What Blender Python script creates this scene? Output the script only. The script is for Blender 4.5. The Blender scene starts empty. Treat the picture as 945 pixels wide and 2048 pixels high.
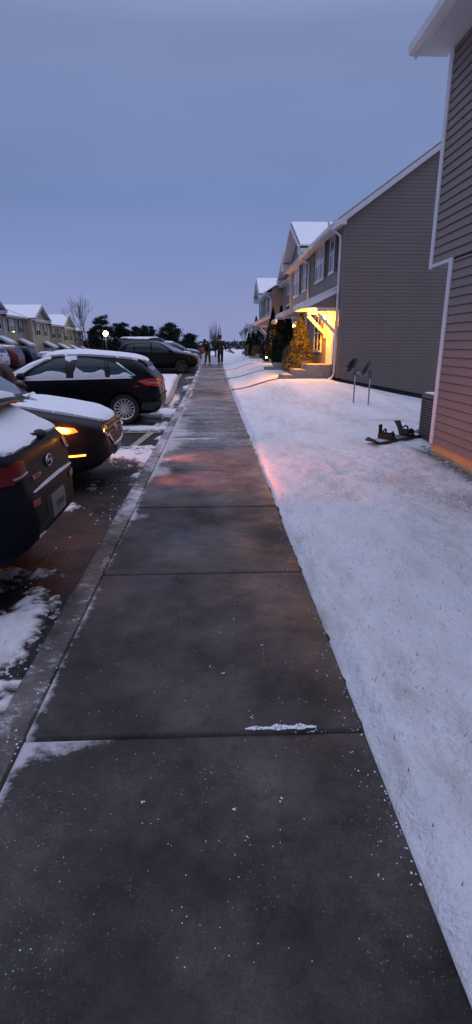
import bpy, bmesh, math, random
import numpy as np
from mathutils import Vector, Matrix
from mathutils.bvhtree import BVHTree
R = math.radians
rnd = random.Random(7)
sc = bpy.context.scene
col = sc.collection

# ------------------------------------------------------------------ helpers
def ss(a, b, x):
    t = min(1, max(0, (x-a)/(b-a))); return t*t*(3-2*t)

def tag(o, label=None, cat=None, group=None, kind=None):
    if label: o['label'] = label
    if cat: o['category'] = cat
    if group: o['group'] = group
    if kind: o['kind'] = kind
    return o

def empty(name, loc=(0, 0, 0), rz=0, label=None, cat=None, group=None):
    o = bpy.data.objects.new(name, None); col.objects.link(o)
    o.location = loc; o.rotation_euler = (0, 0, rz); o.empty_display_size = .2
    return tag(o, label, cat, group)

class MB:
    def __init__(s): s.v = []; s.f = []
    def quad(s, *p):
        n = len(s.v); s.v += [tuple(q) for q in p]; s.f.append(tuple(range(n, n+len(p)))); return s
    def box(s, a, b):
        x0, y0, z0 = a; x1, y1, z1 = b; n = len(s.v)
        s.v += [(x0,y0,z0),(x1,y0,z0),(x1,y1,z0),(x0,y1,z0),(x0,y0,z1),(x1,y0,z1),(x1,y1,z1),(x0,y1,z1)]
        s.f += [tuple(n+i for i in q) for q in ((0,3,2,1),(4,5,6,7),(0,1,5,4),(1,2,6,5),(2,3,7,6),(3,0,4,7))]; return s
    def prism(s, poly, axis, a, b):
        # poly of 2D points extruded along axis from a to b
        def P(p, t):
            return (t, p[0], p[1]) if axis == 'x' else (p[0], t, p[1]) if axis == 'y' else (p[0], p[1], t)
        n = len(s.v); m = len(poly)
        s.v += [P(p, a) for p in poly]+[P(p, b) for p in poly]
        s.f.append(tuple(n+i for i in range(m))[::-1]); s.f.append(tuple(n+m+i for i in range(m)))
        for i in range(m):
            j = (i+1) % m; s.f.append((n+i, n+j, n+m+j, n+m+i))
        return s
    def beam(s, p, q, w, h, up=(0, 0, 1)):
        p = Vector(p); q = Vector(q); d = (q-p).normalized(); u = Vector(up)
        r = d.cross(u).normalized(); u = r.cross(d).normalized()
        n = len(s.v)
        for c in (p, q):
            for a, b in ((-1,-1),(1,-1),(1,1),(-1,1)): s.v.append(tuple(c+r*(a*w/2)+u*(b*h/2)))
        s.f += [tuple(n+i for i in k) for k in ((0,1,2,3),(7,6,5,4),(0,4,5,1),(1,5,6,2),(2,6,7,3),(3,7,4,0))]; return s
    def tube(s, pts, rads, seg=8, cap=True):
        pts = [Vector(p) for p in pts]
        if not hasattr(rads, '__len__'): rads = [rads]*len(pts)
        n0 = len(s.v); prev = None
        for i, p in enumerate(pts):
            d = (pts[min(i+1, len(pts)-1)]-pts[max(i-1, 0)]).normalized()
            a = Vector((0,0,1)) if abs(d.z) < .9 else Vector((1,0,0))
            if prev is not None:
                a = prev
            u = (a-d*a.dot(d)).normalized(); v = d.cross(u); prev = u
            for k in range(seg):
                t = 2*math.pi*k/seg
                s.v.append(tuple(p+(u*math.cos(t)+v*math.sin(t))*rads[i]))
        for i in range(len(pts)-1):
            for k in range(seg):
                a = n0+i*seg+k; b = n0+i*seg+(k+1) % seg
                s.f.append((a, b, b+seg, a+seg))
        if cap:
            s.f.append(tuple(n0+k for k in range(seg))[::-1])
            s.f.append(tuple(n0+(len(pts)-1)*seg+k for k in range(seg)))
        return s
    def ring_lathe(s, prof, c, axis='y', seg=32, closed=True):
        # prof: (radius, offset along axis)
        n0 = len(s.v); m = len(prof)
        for k in range(seg):
            t = 2*math.pi*k/seg
            for r, o in prof:
                if axis == 'y': s.v.append((c[0]+r*math.cos(t), c[1]+o, c[2]+r*math.sin(t)))
                elif axis == 'x': s.v.append((c[0]+o, c[1]+r*math.cos(t), c[2]+r*math.sin(t)))
                else: s.v.append((c[0]+r*math.cos(t), c[1]+r*math.sin(t), c[2]+o))
        for k in range(seg):
            k2 = (k+1) % seg
            for i in range(m if closed else m-1):
                j = (i+1) % m
                s.f.append((n0+k*m+i, n0+k*m+j, n0+k2*m+j, n0+k2*m+i))
        return s
    def build(s, name, m, parent=None, smooth=False, angle=None, bevel=0):
        me = bpy.data.meshes.new(name); me.from_pydata(s.v, [], s.f); me.update()
        bm = bmesh.new(); bm.from_mesh(me)
        bmesh.ops.recalc_face_normals(bm, faces=bm.faces)
        if bevel:
            es = [e for e in bm.edges if len(e.link_faces) == 2 and e.calc_face_angle(0) > .5]
            bmesh.ops.bevel(bm, geom=es, offset=bevel, segments=2, affect='EDGES', clamp_overlap=True)
        bm.to_mesh(me); bm.free()
        return finish(name, me, m, parent, smooth, angle)

def finish(name, me, m, parent=None, smooth=False, angle=None):
    if smooth:
        me.polygons.foreach_set('use_smooth', [True]*len(me.polygons))
        if angle: me.set_sharp_from_angle(angle=R(angle))
    if not isinstance(m, (list, tuple)): m = [m]
    for k in m: me.materials.append(k)
    o = bpy.data.objects.new(name, me); col.objects.link(o)
    if parent: o.parent = parent
    return o

# ------------------------------------------------------------------ materials
def mat(name, c, rough=.6, metal=0, var=0, scale=6, bump=0, bscale=40, emis=None, estr=0, coat=0, spec=None, alpha=None):
    m = bpy.data.materials.new(name); m.use_nodes = True; nt = m.node_tree; n = nt.nodes; l = nt.links
    b = n['Principled BSDF']
    b.inputs['Base Color'].default_value = (*c, 1); b.inputs['Roughness'].default_value = rough; b.inputs['Metallic'].default_value = metal
    if coat: b.inputs['Coat Weight'].default_value = coat; b.inputs['Coat Roughness'].default_value = .05
    if spec is not None: b.inputs['Specular IOR Level'].default_value = spec
    tc = n.new('ShaderNodeTexCoord')
    if var:
        nz = n.new('ShaderNodeTexNoise'); nz.inputs['Scale'].default_value = scale; nz.inputs['Detail'].default_value = 5
        l.new(tc.outputs['Object'], nz.inputs['Vector'])
        r = n.new('ShaderNodeMapRange'); r.inputs['From Min'].default_value = .3; r.inputs['From Max'].default_value = .7
        r.inputs['To Min'].default_value = 1-var; r.inputs['To Max'].default_value = 1+var
        l.new(nz.outputs['Fac'], r.inputs['Value'])
        mx = n.new('ShaderNodeVectorMath'); mx.operation = 'SCALE'; mx.inputs[0].default_value = c
        l.new(r.outputs[0], mx.inputs['Scale']); l.new(mx.outputs[0], b.inputs['Base Color'])
    if bump:
        nb = n.new('ShaderNodeTexNoise'); nb.inputs['Scale'].default_value = bscale; nb.inputs['Detail'].default_value = 4
        l.new(tc.outputs['Object'], nb.inputs['Vector'])
        bp = n.new('ShaderNodeBump'); bp.inputs['Strength'].default_value = bump; bp.inputs['Distance'].default_value = .02
        l.new(nb.outputs['Fac'], bp.inputs['Height']); l.new(bp.outputs[0], b.inputs['Normal'])
    if emis:
        b.inputs['Emission Color'].default_value = (*emis, 1); b.inputs['Emission Strength'].default_value = estr
    return m

M = {}
def siding_m(name, c): M[name] = mat(name, c, .55, var=.07, scale=1.3, bump=.08, bscale=90)
siding_m('sid_taupe', (.17, .138, .12)); siding_m('sid_grey', (.26, .245, .23)); siding_m('sid_tan', (.27, .22, .185))
siding_m('sid_near', (.19, .15, .128)); siding_m('sid_cream', (.34, .28, .23)); siding_m('sid_sand', (.40, .325, .24)); siding_m('sid_mush', (.24, .195, .17))
M['white'] = mat('white', (.60, .59, .60), .45, var=.05, scale=3)
M['found'] = mat('found', (.36, .30, .25), .85, var=.15, scale=5, bump=.4, bscale=60)
M['found_ochre'] = mat('found_ochre', (.50, .33, .15), .85, var=.10, scale=4, bump=.35, bscale=50)
M['found_dark'] = mat('found_dark', (.02, .018, .018), .9, var=.2, scale=5)
M['glass'] = mat('glass', (.03, .035, .045), .04, spec=.9)
M['blind'] = mat('blind', (.35, .37, .40), .15, spec=.8)
M['sh_maroon'] = mat('sh_maroon', (.06, .022, .024), .5); M['sh_black'] = mat('sh_black', (.025, .026, .032), .5)
M['sh_green'] = mat('sh_green', (.05, .055, .05), .5)
M['shingle'] = mat('shingle', (.06, .055, .055), .9, var=.2, scale=20)
M['door'] = mat('door', (.72, .70, .66), .4); M['door_dark'] = mat('door_dark', (.12, .04, .03), .4)
M['conc'] = mat('conc', (.27, .25, .23), .85, var=.2, scale=4, bump=.3, bscale=50)
M['bulb'] = mat('bulb', (1, .8, .4), .4, emis=(1, .62, .12), estr=30)
M['bulb_w'] = mat('bulb_w', (1, .95, .7), .4, emis=(1, .85, .28), estr=26)
M['black'] = mat('black', (.012, .012, .013), .45); M['blackm'] = mat('blackm', (.02, .02, .022), .7)
M['rubber'] = mat('rubber', (.015, .015, .015), .8, bump=.2, bscale=80)
M['steel'] = mat('steel', (.35, .35, .37), .35, 1.0); M['chrome'] = mat('chrome', (.5, .5, .53), .12, 1.0)
M['rim'] = mat('rim', (.66, .64, .64), .3, .5)
M['rim_dark'] = mat('rim_dark', (.08, .08, .085), .35, .7)
M['acmetal'] = mat('acmetal', (.10, .10, .105), .5, .3, var=.15, scale=8); M['dishm'] = mat('dishm', (.035, .036, .04), .5)
M['bark'] = mat('bark', (.075, .062, .055), .9, var=.3, scale=8); M['barklight'] = mat('barklight', (.06, .05, .047), .9)
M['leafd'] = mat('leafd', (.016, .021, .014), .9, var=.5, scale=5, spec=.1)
M['leaf_lit'] = mat('leaf_lit', (.11, .10, .04), .7, var=.7, scale=9, spec=.3)  # lit copy of the evergreen leaf, warm porch glow put into the colour
M['pine'] = mat('pine', (.022, .032, .027), .95, var=.5, scale=.7, spec=.1)
M['tawny'] = mat('tawny', (.17, .12, .05), .9, var=.35, scale=5)
M['farwood'] = mat('farwood', (.035, .038, .045), .95, var=.3, scale=.1, spec=.05)
M['car_black'] = mat('car_black', (.0045, .0045, .006), .32, .0, coat=.06, spec=.12)
M['car_grey'] = mat('car_grey', (.011, .012, .017), .45, .0, coat=.04, spec=.06)
M['car_brown'] = mat('car_brown', (.020, .014, .016), .42, .0, coat=.05, spec=.10)
M['car_silver'] = mat('car_silver', (.20, .20, .22), .3, .7, coat=.5)
M['car_white'] = mat('car_white', (.62, .63, .66), .3, coat=.5)
M['car_red'] = mat('car_red', (.10, .010, .014), .3, coat=.5)
M['car_blue'] = mat('car_blue', (.05, .08, .13), .3, coat=.5)
M['cglass'] = mat('cglass', (.016, .022, .026), .05, spec=.6)
M['cglass_teal'] = mat('cglass_teal', (.045, .065, .072), .15, spec=.30)
M['cglass_frost'] = mat('cglass_frost', (.13, .19, .22), .25, spec=.5)
M['redlens'] = mat('redlens', (.075, .004, .006), .3, coat=.15, emis=(.6, .01, .02), estr=.02)
M['redlit'] = mat('redlit', (.20, .010, .018), .25, coat=.3, emis=(1, .05, .07), estr=.07)
M['darklens'] = mat('darklens', (.05, .05, .055), .1, coat=.8)
M['clearlens'] = mat('clearlens', (.35, .33, .34), .12, coat=.8)
M['amber_on'] = mat('amber_on', (1, .4, .05), .3, emis=(1, .22, .02), estr=1.2)
M['amber_hot'] = mat('amber_hot', (1, .6, .2), .3, emis=(1, .50, .07), estr=9)
M['amber_bar'] = mat('amber_bar', (1, .4, .05), .3, emis=(1, .42, .05), estr=4.5)
M['amber_dim'] = mat('amber_dim', (.7, .25, .03), .3, emis=(1, .33, .03), estr=1.6)
M['plate'] = mat('plate', (.19, .19, .20), .5); M['ink'] = mat('ink', (.06, .06, .09), .5); M['paintline'] = mat('paintline', (.30, .26, .20), .7, var=.35, scale=14)
M['coat_brown'] = mat('coat_brown', (.045, .028, .027), .9, bump=.3, bscale=30)
M['cloth_black'] = mat('cloth_black', (.012, .012, .015), .9); M['cloth_rust'] = mat('cloth_rust', (.12, .045, .03), .9)
M['cloth_orange'] = mat('cloth_orange', (.35, .06, .035), .8); M['skin'] = mat('skin', (.40, .25, .19), .6)
M['hair'] = mat('hair', (.02, .015, .012), .8); M['redplastic'] = mat('redplastic', (.38, .035, .03), .5)
M['purple'] = mat('purple', (.20, .14, .20), .4); M['boardwhite'] = mat('boardwhite', (.55, .54, .60), .4); M['boarddark'] = mat('boarddark', (.03, .025, .035), .4)
M['bluebox'] = mat('bluebox', (.14, .12, .12), .6)
M['dogfur'] = mat('dogfur', (.10, .055, .035), .9)

def snow_mat(name, grassy=False, base=(.80, .81, .84), bs=.35):
    m = mat(name, base, .65, spec=.25); nt = m.node_tree; n = nt.nodes; l = nt.links; b = n['Principled BSDF']
    tc = n['Texture Coordinate']
    def noise(scale, detail=6, vec=None, rough=.6):
        a = n.new('ShaderNodeTexNoise'); a.inputs['Scale'].default_value = scale; a.inputs['Detail'].default_value = detail; a.inputs['Roughness'].default_value = rough
        l.new(vec or tc.outputs['Object'], a.inputs['Vector']); return a.outputs['Fac']
    h1 = noise(7, 7); h2 = noise(60, 4)
    ad = n.new('ShaderNodeMath'); ad.operation = 'MULTIPLY_ADD'; ad.inputs[1].default_value = .35; l.new(h2, ad.inputs[0]); l.new(h1, ad.inputs[2])
    bp = n.new('ShaderNodeBump'); bp.inputs['Strength'].default_value = bs; bp.inputs['Distance'].default_value = .05
    l.new(ad.outputs[0], bp.inputs['Height']); l.new(bp.outputs[0], b.inputs['Normal'])
    if grassy:
        mp = n.new('ShaderNodeMapping'); mp.inputs['Scale'].default_value = (1, .38, 1); mp.inputs['Rotation'].default_value = (0, 0, R(25))
        l.new(tc.outputs['Object'], mp.inputs['Vector'])
        def thr(f, a, c):
            r = n.new('ShaderNodeMapRange'); r.inputs['From Min'].default_value = a; r.inputs['From Max'].default_value = c; l.new(f, r.inputs['Value']); return r.outputs[0]
        def mul(a, c, op='MULTIPLY'):
            k = n.new('ShaderNodeMath'); k.operation = op; k.use_clamp = True
            for i, q in enumerate((a, c)):
                if isinstance(q, (int, float)): k.inputs[i].default_value = q
                else: l.new(q, k.inputs[i])
            return k.outputs[0]
        large = thr(noise(1.1, 5, mp.outputs[0]), .42, .62)
        fine = thr(noise(30, 6, mp.outputs[0], .75), .50, .66)
        soft = mul(mul(large, thr(noise(9, 5, mp.outputs[0]), .36, .70)), .62)
        at = n.new('ShaderNodeAttribute'); at.attribute_name = 'bare'
        bn = mul(at.outputs['Fac'], thr(noise(16, 6, None, .7), .30, .52))
        f = mul(mul(mul(large, fine), .80), mul(soft, bn, 'MAXIMUM'), 'MAXIMUM')
        cm = n.new('ShaderNodeMix'); cm.data_type = 'RGBA'
        cm.inputs['A'].default_value = (*base, 1)
        c2 = n.new('ShaderNodeMix'); c2.data_type = 'RGBA'; c2.inputs['A'].default_value = (.40, .33, .27, 1); c2.inputs['B'].default_value = (.030, .024, .02, 1)
        l.new(bn, c2.inputs['Factor']); l.new(c2.outputs['Result'], cm.inputs['B'])
        l.new(f, cm.inputs['Factor']); l.new(cm.outputs['Result'], b.inputs['Base Color'])
    return m
M['slush'] = snow_mat('slush', True); M['snow'] = snow_mat('snow'); M['snowlawn'] = snow_mat('snowlawn', True, bs=1.0); M['carsnow'] = snow_mat('carsnow', bs=.22)
M['packed'] = mat('packed', (.30, .29, .30), .6, var=.35, scale=3, bump=.3, bscale=20)

def ground_mat(name, base, dust, wet=True, speck=True, slabs=False):
    """wet concrete / asphalt: damp patches, mineral grains, remnants of snow dust held in vertex attribute 'dust'"""
    m = mat(name, base, .5); nt = m.node_tree; n = nt.nodes; l = nt.links; b = n['Principled BSDF']; tc = n['Texture Coordinate']
    def noise(scale, detail=6, rough=.6, sy=1):
        a = n.new('ShaderNodeTexNoise'); a.inputs['Scale'].default_value = scale; a.inputs['Detail'].default_value = detail; a.inputs['Roughness'].default_value = rough
        if sy != 1:
            mp = n.new('ShaderNodeMapping'); mp.inputs['Scale'].default_value = (1, sy, 1); l.new(tc.outputs['Object'], mp.inputs['Vector']); l.new(mp.outputs[0], a.inputs['Vector'])
        else: l.new(tc.outputs['Object'], a.inputs['Vector'])
        return a.outputs['Fac']
    def rg(f, a, c, d=0, e=1):
        r = n.new('ShaderNodeMapRange'); r.inputs['From Min'].default_value = a; r.inputs['From Max'].default_value = c
        r.inputs['To Min'].default_value = d; r.inputs['To Max'].default_value = e; l.new(f, r.inputs['Value']); return r.outputs[0]
    def op(o, a, c):
        k = n.new('ShaderNodeMath'); k.operation = o; k.use_clamp = (o != 'ADD' and o != 'MULTIPLY')
        for i, q in enumerate((a, c)):
            if isinstance(q, (int, float)): k.inputs[i].default_value = q
            else: l.new(q, k.inputs[i])
        return k.outputs[0]
    blot = rg(noise(1.7, 8, .7), .35, .65, .40, 1.75); grain = rg(noise(120, 3), .3, .7, .75, 1.25); midn = rg(noise(12, 6, .7), .3, .7, .78, 1.22)
    k = op('MULTIPLY', op('MULTIPLY', op('MULTIPLY', blot, grain), midn), rg(noise(.45, 4), .40, .62, .72, 1.65))
    vm = n.new('ShaderNodeVectorMath'); vm.operation = 'SCALE'; vm.inputs[0].default_value = base; at2 = n.new('ShaderNodeAttribute'); at2.attribute_name = 'paler'
    k = op('MULTIPLY', k, op('ADD', 1.0, op('MULTIPLY', at2.outputs['Fac'], 3.0)))  # lightens slabs with distance and across the painted lamp-glow band
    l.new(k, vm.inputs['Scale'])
    at = n.new('ShaderNodeAttribute'); at.attribute_name = 'dust'
    streak = noise(9, 8, .78, 1.35)
    thr = op('ADD', streak, op('MULTIPLY', at.outputs['Fac'], .55))
    d = rg(thr, .70, .92)
    sp = rg(noise(95, 2, .5), .635, .72) if speck else None
    if sp is not None:
        sp = op('MULTIPLY', sp, rg(noise(2.3, 5), .47, .62)); d = op('MAXIMUM', d, op('MULTIPLY', sp, .36))
    cm = n.new('ShaderNodeMix'); cm.data_type = 'RGBA'; l.new(d, cm.inputs['Factor']); l.new(vm.outputs[0], cm.inputs['A']); cm.inputs['B'].default_value = (*dust, 1)
    l.new(cm.outputs['Result'], b.inputs['Base Color'])
    ro = op('MAXIMUM', rg(noise(1.3, 5), .38, .62, .30 if wet else .55, .72), d); l.new(ro, b.inputs['Roughness'])
    bp = n.new('ShaderNodeBump'); bp.inputs['Strength'].default_value = .35; bp.inputs['Distance'].default_value = .012
    l.new(op('ADD', noise(150, 3), op('MULTIPLY', noise(28, 4), .8)), bp.inputs['Height']); l.new(bp.outputs[0], b.inputs['Normal'])
    b.inputs['Specular IOR Level'].default_value = .24
    return m
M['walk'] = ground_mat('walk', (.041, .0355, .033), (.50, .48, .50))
M['kerb'] = ground_mat('kerb', (.085, .075, .068), (.62, .61, .64))
M['asphalt'] = ground_mat('asphalt', (.018, .016, .0155), (.6, .6, .63))

# ------------------------------------------------------------------ noise
def vnoise(seed):
    r = np.random.RandomState(seed); G = r.rand(64, 64)
    def f(x, y):
        x = np.asarray(x, float); y = np.asarray(y, float)
        xi = np.floor(x).astype(int); yi = np.floor(y).astype(int); fx = x-xi; fy = y-yi
        fx = fx*fx*(3-2*fx); fy = fy*fy*(3-2*fy)
        g = lambda a, b: G[a % 64, b % 64]
        return (g(xi, yi)*(1-fx)+g(xi+1, yi)*fx)*(1-fy)+(g(xi, yi+1)*(1-fx)+g(xi+1, yi+1)*fx)*fy
    return f
N1 = vnoise(1); N2 = vnoise(2)
def fbm(x, y, s, o=5):
    t = 0; a = .5; k = s
    for i in range(o):
        t = t+a*N1(x*k+17*i, y*k+5*i); a *= .5; k *= 2.03
    return t/(1-.5**o)
def nss(a, b, x):
    t = np.clip((x-a)/(b-a), 0, 1); return t*t*(3-2*t)
def grade(y): return .24*nss(22, 40, y)
def lotz(x, y):
    x = np.asarray(x, float); y = np.asarray(y, float)
    return -.13+grade(y)*nss(-14, -3, x)-1.75*nss(34, 100, y)*nss(-5, -20, -np.abs(x)*1.0 if False else -x*-1.0) if False else \
        -.13+grade(y)*nss(-14, -3, x)-1.75*nss(34, 100, y)*nss(5, 20, -x)
def lawnbump(x, y): return .050*(fbm(x, y, 4.2, 4)-.5)*nss(25, 9, y)+.020*(fbm(x+3, y, 13, 3)-.5)*nss(16, 9, y)
def lawnz(x, y):
    x = np.asarray(x, float); y = np.asarray(y, float)
    z = grade(y)+.025+.40*nss(10, 18, y)*(1-.6*nss(50, 60, y))*nss(.75, 2.6, x)
    z = z-.20*np.maximum(0, x-4.0)*nss(8.8, 11, y)*(1-nss(19.3, 21, y))*nss(200, 20, x)
    z = z-.05*nss(3.0, 3.34, x)*(1-nss(8, 9.5, y))
    return z+.035*(fbm(x, y, .8, 4)-.5)

def grid_mesh(name, xs, ys, zf, m, attr=None, smooth=True):
    X, Y = np.meshgrid(xs, ys); Z = zf(X, Y)
    nx = len(xs); ny = len(ys)
    if isinstance(Z, tuple): X, Y, Z = Z
    co = np.stack([X, Y, Z], -1).reshape(-1, 3)
    i = np.arange(ny-1)[:, None]*nx+np.arange(nx-1)[None, :]
    F = np.stack([i, i+1, i+1+nx, i+nx], -1).reshape(-1, 4)
    me = bpy.data.meshes.new(name); me.vertices.add(len(co)); me.vertices.foreach_set('co', co.ravel())
    me.loops.add(F.size); me.loops.foreach_set('vertex_index', F.ravel())
    me.polygons.add(len(F)); me.polygons.foreach_set('loop_start', np.arange(0, F.size, 4)); me.polygons.foreach_set('loop_total', np.full(len(F), 4))
    me.update(calc_edges=True); me.validate()
    if attr:
        a = me.attributes.new(attr[0], 'FLOAT', 'POINT'); a.data.foreach_set('value', np.clip(attr[1](X, Y), 0, 1).ravel().astype(np.float32))
    return finish(name, me, m, None, smooth)

# ------------------------------------------------------------------ setting
gx = np.concatenate([np.arange(-420, -40, 20), np.arange(-40, 80, 4), np.arange(80, 421, 20)])
gy = np.concatenate([np.arange(-60, 120, 4), np.arange(120, 700, 20)])
def gz(x, y):
    return lotz(x, y)-.22+nss(4, 30, x)*.1
tag(grid_mesh('ground', gx, gy, gz, M['snow']), kind='structure')

blobs = [ # x, y, rx, ry, weight
 (-1.55, 3.95, .40, .16, .8), (-1.30, 4.30, .16, .22, .42), (-1.30, 3.0, .20, .55, 1.05), (-1.22, 2.15, .22, .5, 1.0), (-1.08, 3.30, .08, .22, .55), (-1.7, 3.2, .2, .6, .8),
 (-1.62, 5.75, .10, .20, .75), (-1.40, 6.15, .10, .12, .5), (-1.12, 8.55, .30, .75, 1.1), (-1.55, 8.75, .45, .5, 1.0), (-1.05, 7.3, .09, .6, .7), (-1.35, 9.35, .7, .2, .8),
 (-1.6, 11.75, 1.3, .45, 1.1), (-1.15, 12.0, .25, .7, .8), (-1.05, 10.4, .10, .4, .8), (-1.3, 14.6, .35, 1.2, 1.1), (-1.35, 18, .22, 2.6, .8), (-1.15, 23.3, .15, 1.8, .8), (-1.2, 29, .3, 1.1, .7),
 (-6, 11, 3, .8, .9), (-1.02, 4.1, .04, .5, .45), (-1.02, 6.2, .05, .6, .55), (-2.6, 9.3, 1.0, .35, .7), (-1.03, 2.5, .04, .9, .5)]
def snowmask(x, y):
    m = np.zeros_like(x)
    for bx, by, rx, ry, wt in blobs: m = np.maximum(m, wt*np.exp(-((x-bx)/(rx*1.15))**2-((y-by)/(ry*1.15))**2))
    return m
def dense(a, b, s): return np.arange(a, b, s)
KX = -.985
ax = np.concatenate([dense(-26, -8, 1.), dense(-8, -2.6, .3), dense(-2.6, KX, .06), [KX+.03]])
ay = np.concatenate([dense(-3, 1.5, .3), dense(1.5, 13, .08), dense(13, 40, .4), dense(40, 125, 3)])
def lotsurf(x, y): return lotz(x, y)+.012*(fbm(x, y, .5, 3)-.5)
tag(grid_mesh('parking_lot', ax, ay, lotsurf, M['asphalt'], ('dust', lambda x, y: .20*(fbm(x, y, 2.2, 4))*nss(-3.2, -1.1, x)+.62*snowmask(x, y)*fbm(x, y, 3, 4)+.45*nss(30, 45, y))), kind='structure')

# sidewalk slabs
w = MB(); SP = 1.69; Y0 = 1.9; SX0, SX1 = -.83, .64
def slab_surface():
    V = []; F = []; A = []; D_ = []
    n = 0
    k = -2
    while True:
        y0 = Y0+(k)*SP; y1 = y0+SP
        if y0 > 39.5: break
        near = y1 < 14
        nx = 26 if near else 10; ny = 30 if near else 8
        g = .006; bev = .006
        us = np.concatenate([[0, .004], np.linspace(.012, .988, nx), [.996, 1]]); vs = us
        ys = y0+g+(SP-2*g)*np.concatenate([[0, .004], np.linspace(.012, .988, ny), [.996, 1]])
        xs = SX0+.004+(SX1-SX0-.004)*us
        tilt = rnd.uniform(-.003, .003)
        for j, y in enumerate(ys):
            for i, x in enumerate(xs):
                e = (i in (0, len(xs)-1)) or (j in (0, len(ys)-1)); e1 = (i in (1, len(xs)-2)) or (j in (1, len(ys)-2))
                z = float(grade(y))+tilt*(y-y0)-(.035 if e else .002 if e1 else 0)
                V.append((x, y, z))
                # remnants of snow along the kerb and in the far part
                d = 0
                d += .85*math.exp(-((x-SX0)/.035)**2)*(.4+.9*float(N2(x*2, y*2.3)))
                d += .50*ss(-.3, -.83, x)*ss(6, 7.2, y)*(1-ss(11.5, 13, y))*(.5+float(N1(x*3, y*3)))
                d += .42*ss(8.0, 9.0, y)*(1-ss(13.5, 15, y))*(.3+float(N1(x*1.3+4, y*2.5)))
                d += .38*ss(14, 16, y)*(1-ss(18, 21, y))*float(N1(x*1.5+9, y*1.5))
                d += .62*math.exp(-((x+.72)/.16)**2-((y-1.82)/.07)**2)+.75*math.exp(-((y-1.885)/.012)**2)*ss(-.35, -.55, x)
                d += .55*math.exp(-((x+.72)/.12)**2-((y-5.0)/.12)**2)
                d += .9*math.exp(-((y-9.5)/.06)**2)*ss(.1, -.2, x)
                d += .5*ss(-.45, -.75, x)*math.exp(-((y-6.9)/.25)**2)
                A.append(min(1, d)); D_.append(min(1, max(0, (.20+.80*ss(8, 15, y))*(.35+1.1*float(N2(x*.8+3, y*.55)))-.12+.30*ss(5.2, 6, y)*(1-ss(9, 11, y)))))  # paler with distance; hazard lamp glow beside the crossover put into the tone
        W_ = len(xs)
        for j in range(len(ys)-1):
            for i in range(W_-1):
                a = n+j*W_+i; F.append((a, a+1, a+1+W_, a+W_))
        n += W_*len(ys); k += 1
    me = bpy.data.meshes.new('sidewalk'); me.from_pydata(V, [], F); me.update()
    at = me.attributes.new('dust', 'FLOAT', 'POINT'); at.data.foreach_set('value', A)
    at = me.attributes.new('paler', 'FLOAT', 'POINT'); at.data.foreach_set('value', D_)
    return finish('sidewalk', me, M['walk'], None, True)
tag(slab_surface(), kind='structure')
tag(grid_mesh('sidewalk_bed', np.array([-.90, 0, .7]), np.concatenate([dense(-3, 22, 2), dense(22, 40, 1)]), lambda x, y: grade(y)-.034, M['blackm']), kind='structure')
# snowy continuation of the path beyond the people
tag(grid_mesh('snowy_path', np.linspace(-1.0, .66, 6), dense(39.4, 75, .5), lambda x, y: grade(y)+.01+.01*fbm(x, y, 2), M['packed']), kind='structure')

# kerb: chamfered strip
def kerb():
    V = []; F = []; A = []
    prof = [(KX-.012, -.30), (KX-.012, -.06), (KX, -.012), (KX+.018, 0.004), (SX0-.006, .004), (SX0-.001, -.004), (SX0+.003, -.03)]
    ys = np.concatenate([dense(-3, 16, .06), dense(16, 40, .5), dense(40, 76, 1.5)])
    for y in ys:
        g = float(grade(y)); low = -.006 if abs(((y-1.9)/SP+.5) % 1-.5) < .012 else 0
        for (x, z) in prof:
            V.append((x+(.004*(float(N1(y*6, 3))-.5) if z < 0 else 0), y, z+g+low+.003*(float(N1(y*9, x*20))-.5)))
            d = .10+.75*float(fbm(y*1.0, x*3, 1.6, 3))*(1 if z > -.05 else .5)
            d = d*(.60+.6*ss(4.4, 6, y))
            A.append(min(1, d))
    m = len(prof)
    for j in range(len(ys)-1):
        for i in range(m-1):
            a = j*m+i; F.append((a, a+1, a+1+m, a+m))
    me = bpy.data.meshes.new('kerb'); me.from_pydata(V, [], F); me.update()
    at = me.attributes.new('dust', 'FLOAT', 'POINT'); at.data.foreach_set('value', A)
    return finish('kerb', me, M['kerb'], None, True, 40)
tag(kerb(), kind='structure')

# lawn under snow
lx = np.concatenate([dense(0, .12, .015)+.645, dense(.78, 3.4, .045), dense(3.4, 9, .15), dense(9, 60, 3), dense(60, 300, 30)])
ly = np.concatenate([dense(.3, 11, .04), dense(11, 22, .12), dense(22, 50, .3), dense(50, 100, 3), dense(100, 400, 20)])
def lawnsurf(x, y):
    edge = x < .76
    t = nss(.645, .74, x)
    z = lawnz(x, y)
    z = z+.030*(nss(.66, .8, x))+.050*(fbm(x, y, 4.2, 4)-.5)*nss(25, 9, y)+.020*(fbm(x+3, y, 13, 3)-.5)*nss(16, 9, y)
    z = np.where(x < .78, (grade(y)-.03)*(1-t)+z*t, z)
    xx = x+np.where(x < .8, ((fbm(x*0, y, 4, 4)-.55)*.075+(fbm(x*0+5, y, 22, 3)-.5)*.03)*(1-nss(.70, .8, x)), 0)
    # walks to the doors: shallow troughs
    for wy in WALKS:
        z = z-.085*np.exp(-((y-wy)/.50)**8)*(x > .7)*(1-nss(2.6, 3.2, x))
    return xx, y, z
WALKS = [20.3, 26.6, 32.8, 39.2, 44.6]
for wy in WALKS:
    tag(grid_mesh('walkway', np.linspace(.66, 3.0, 14), np.linspace(wy-.46, wy+.46, 5), lambda x, y: lawnz(x, y)-.018, M['walk'], ('dust', lambda x, y: .35*fbm(x, y, 2))), kind='structure')
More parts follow.
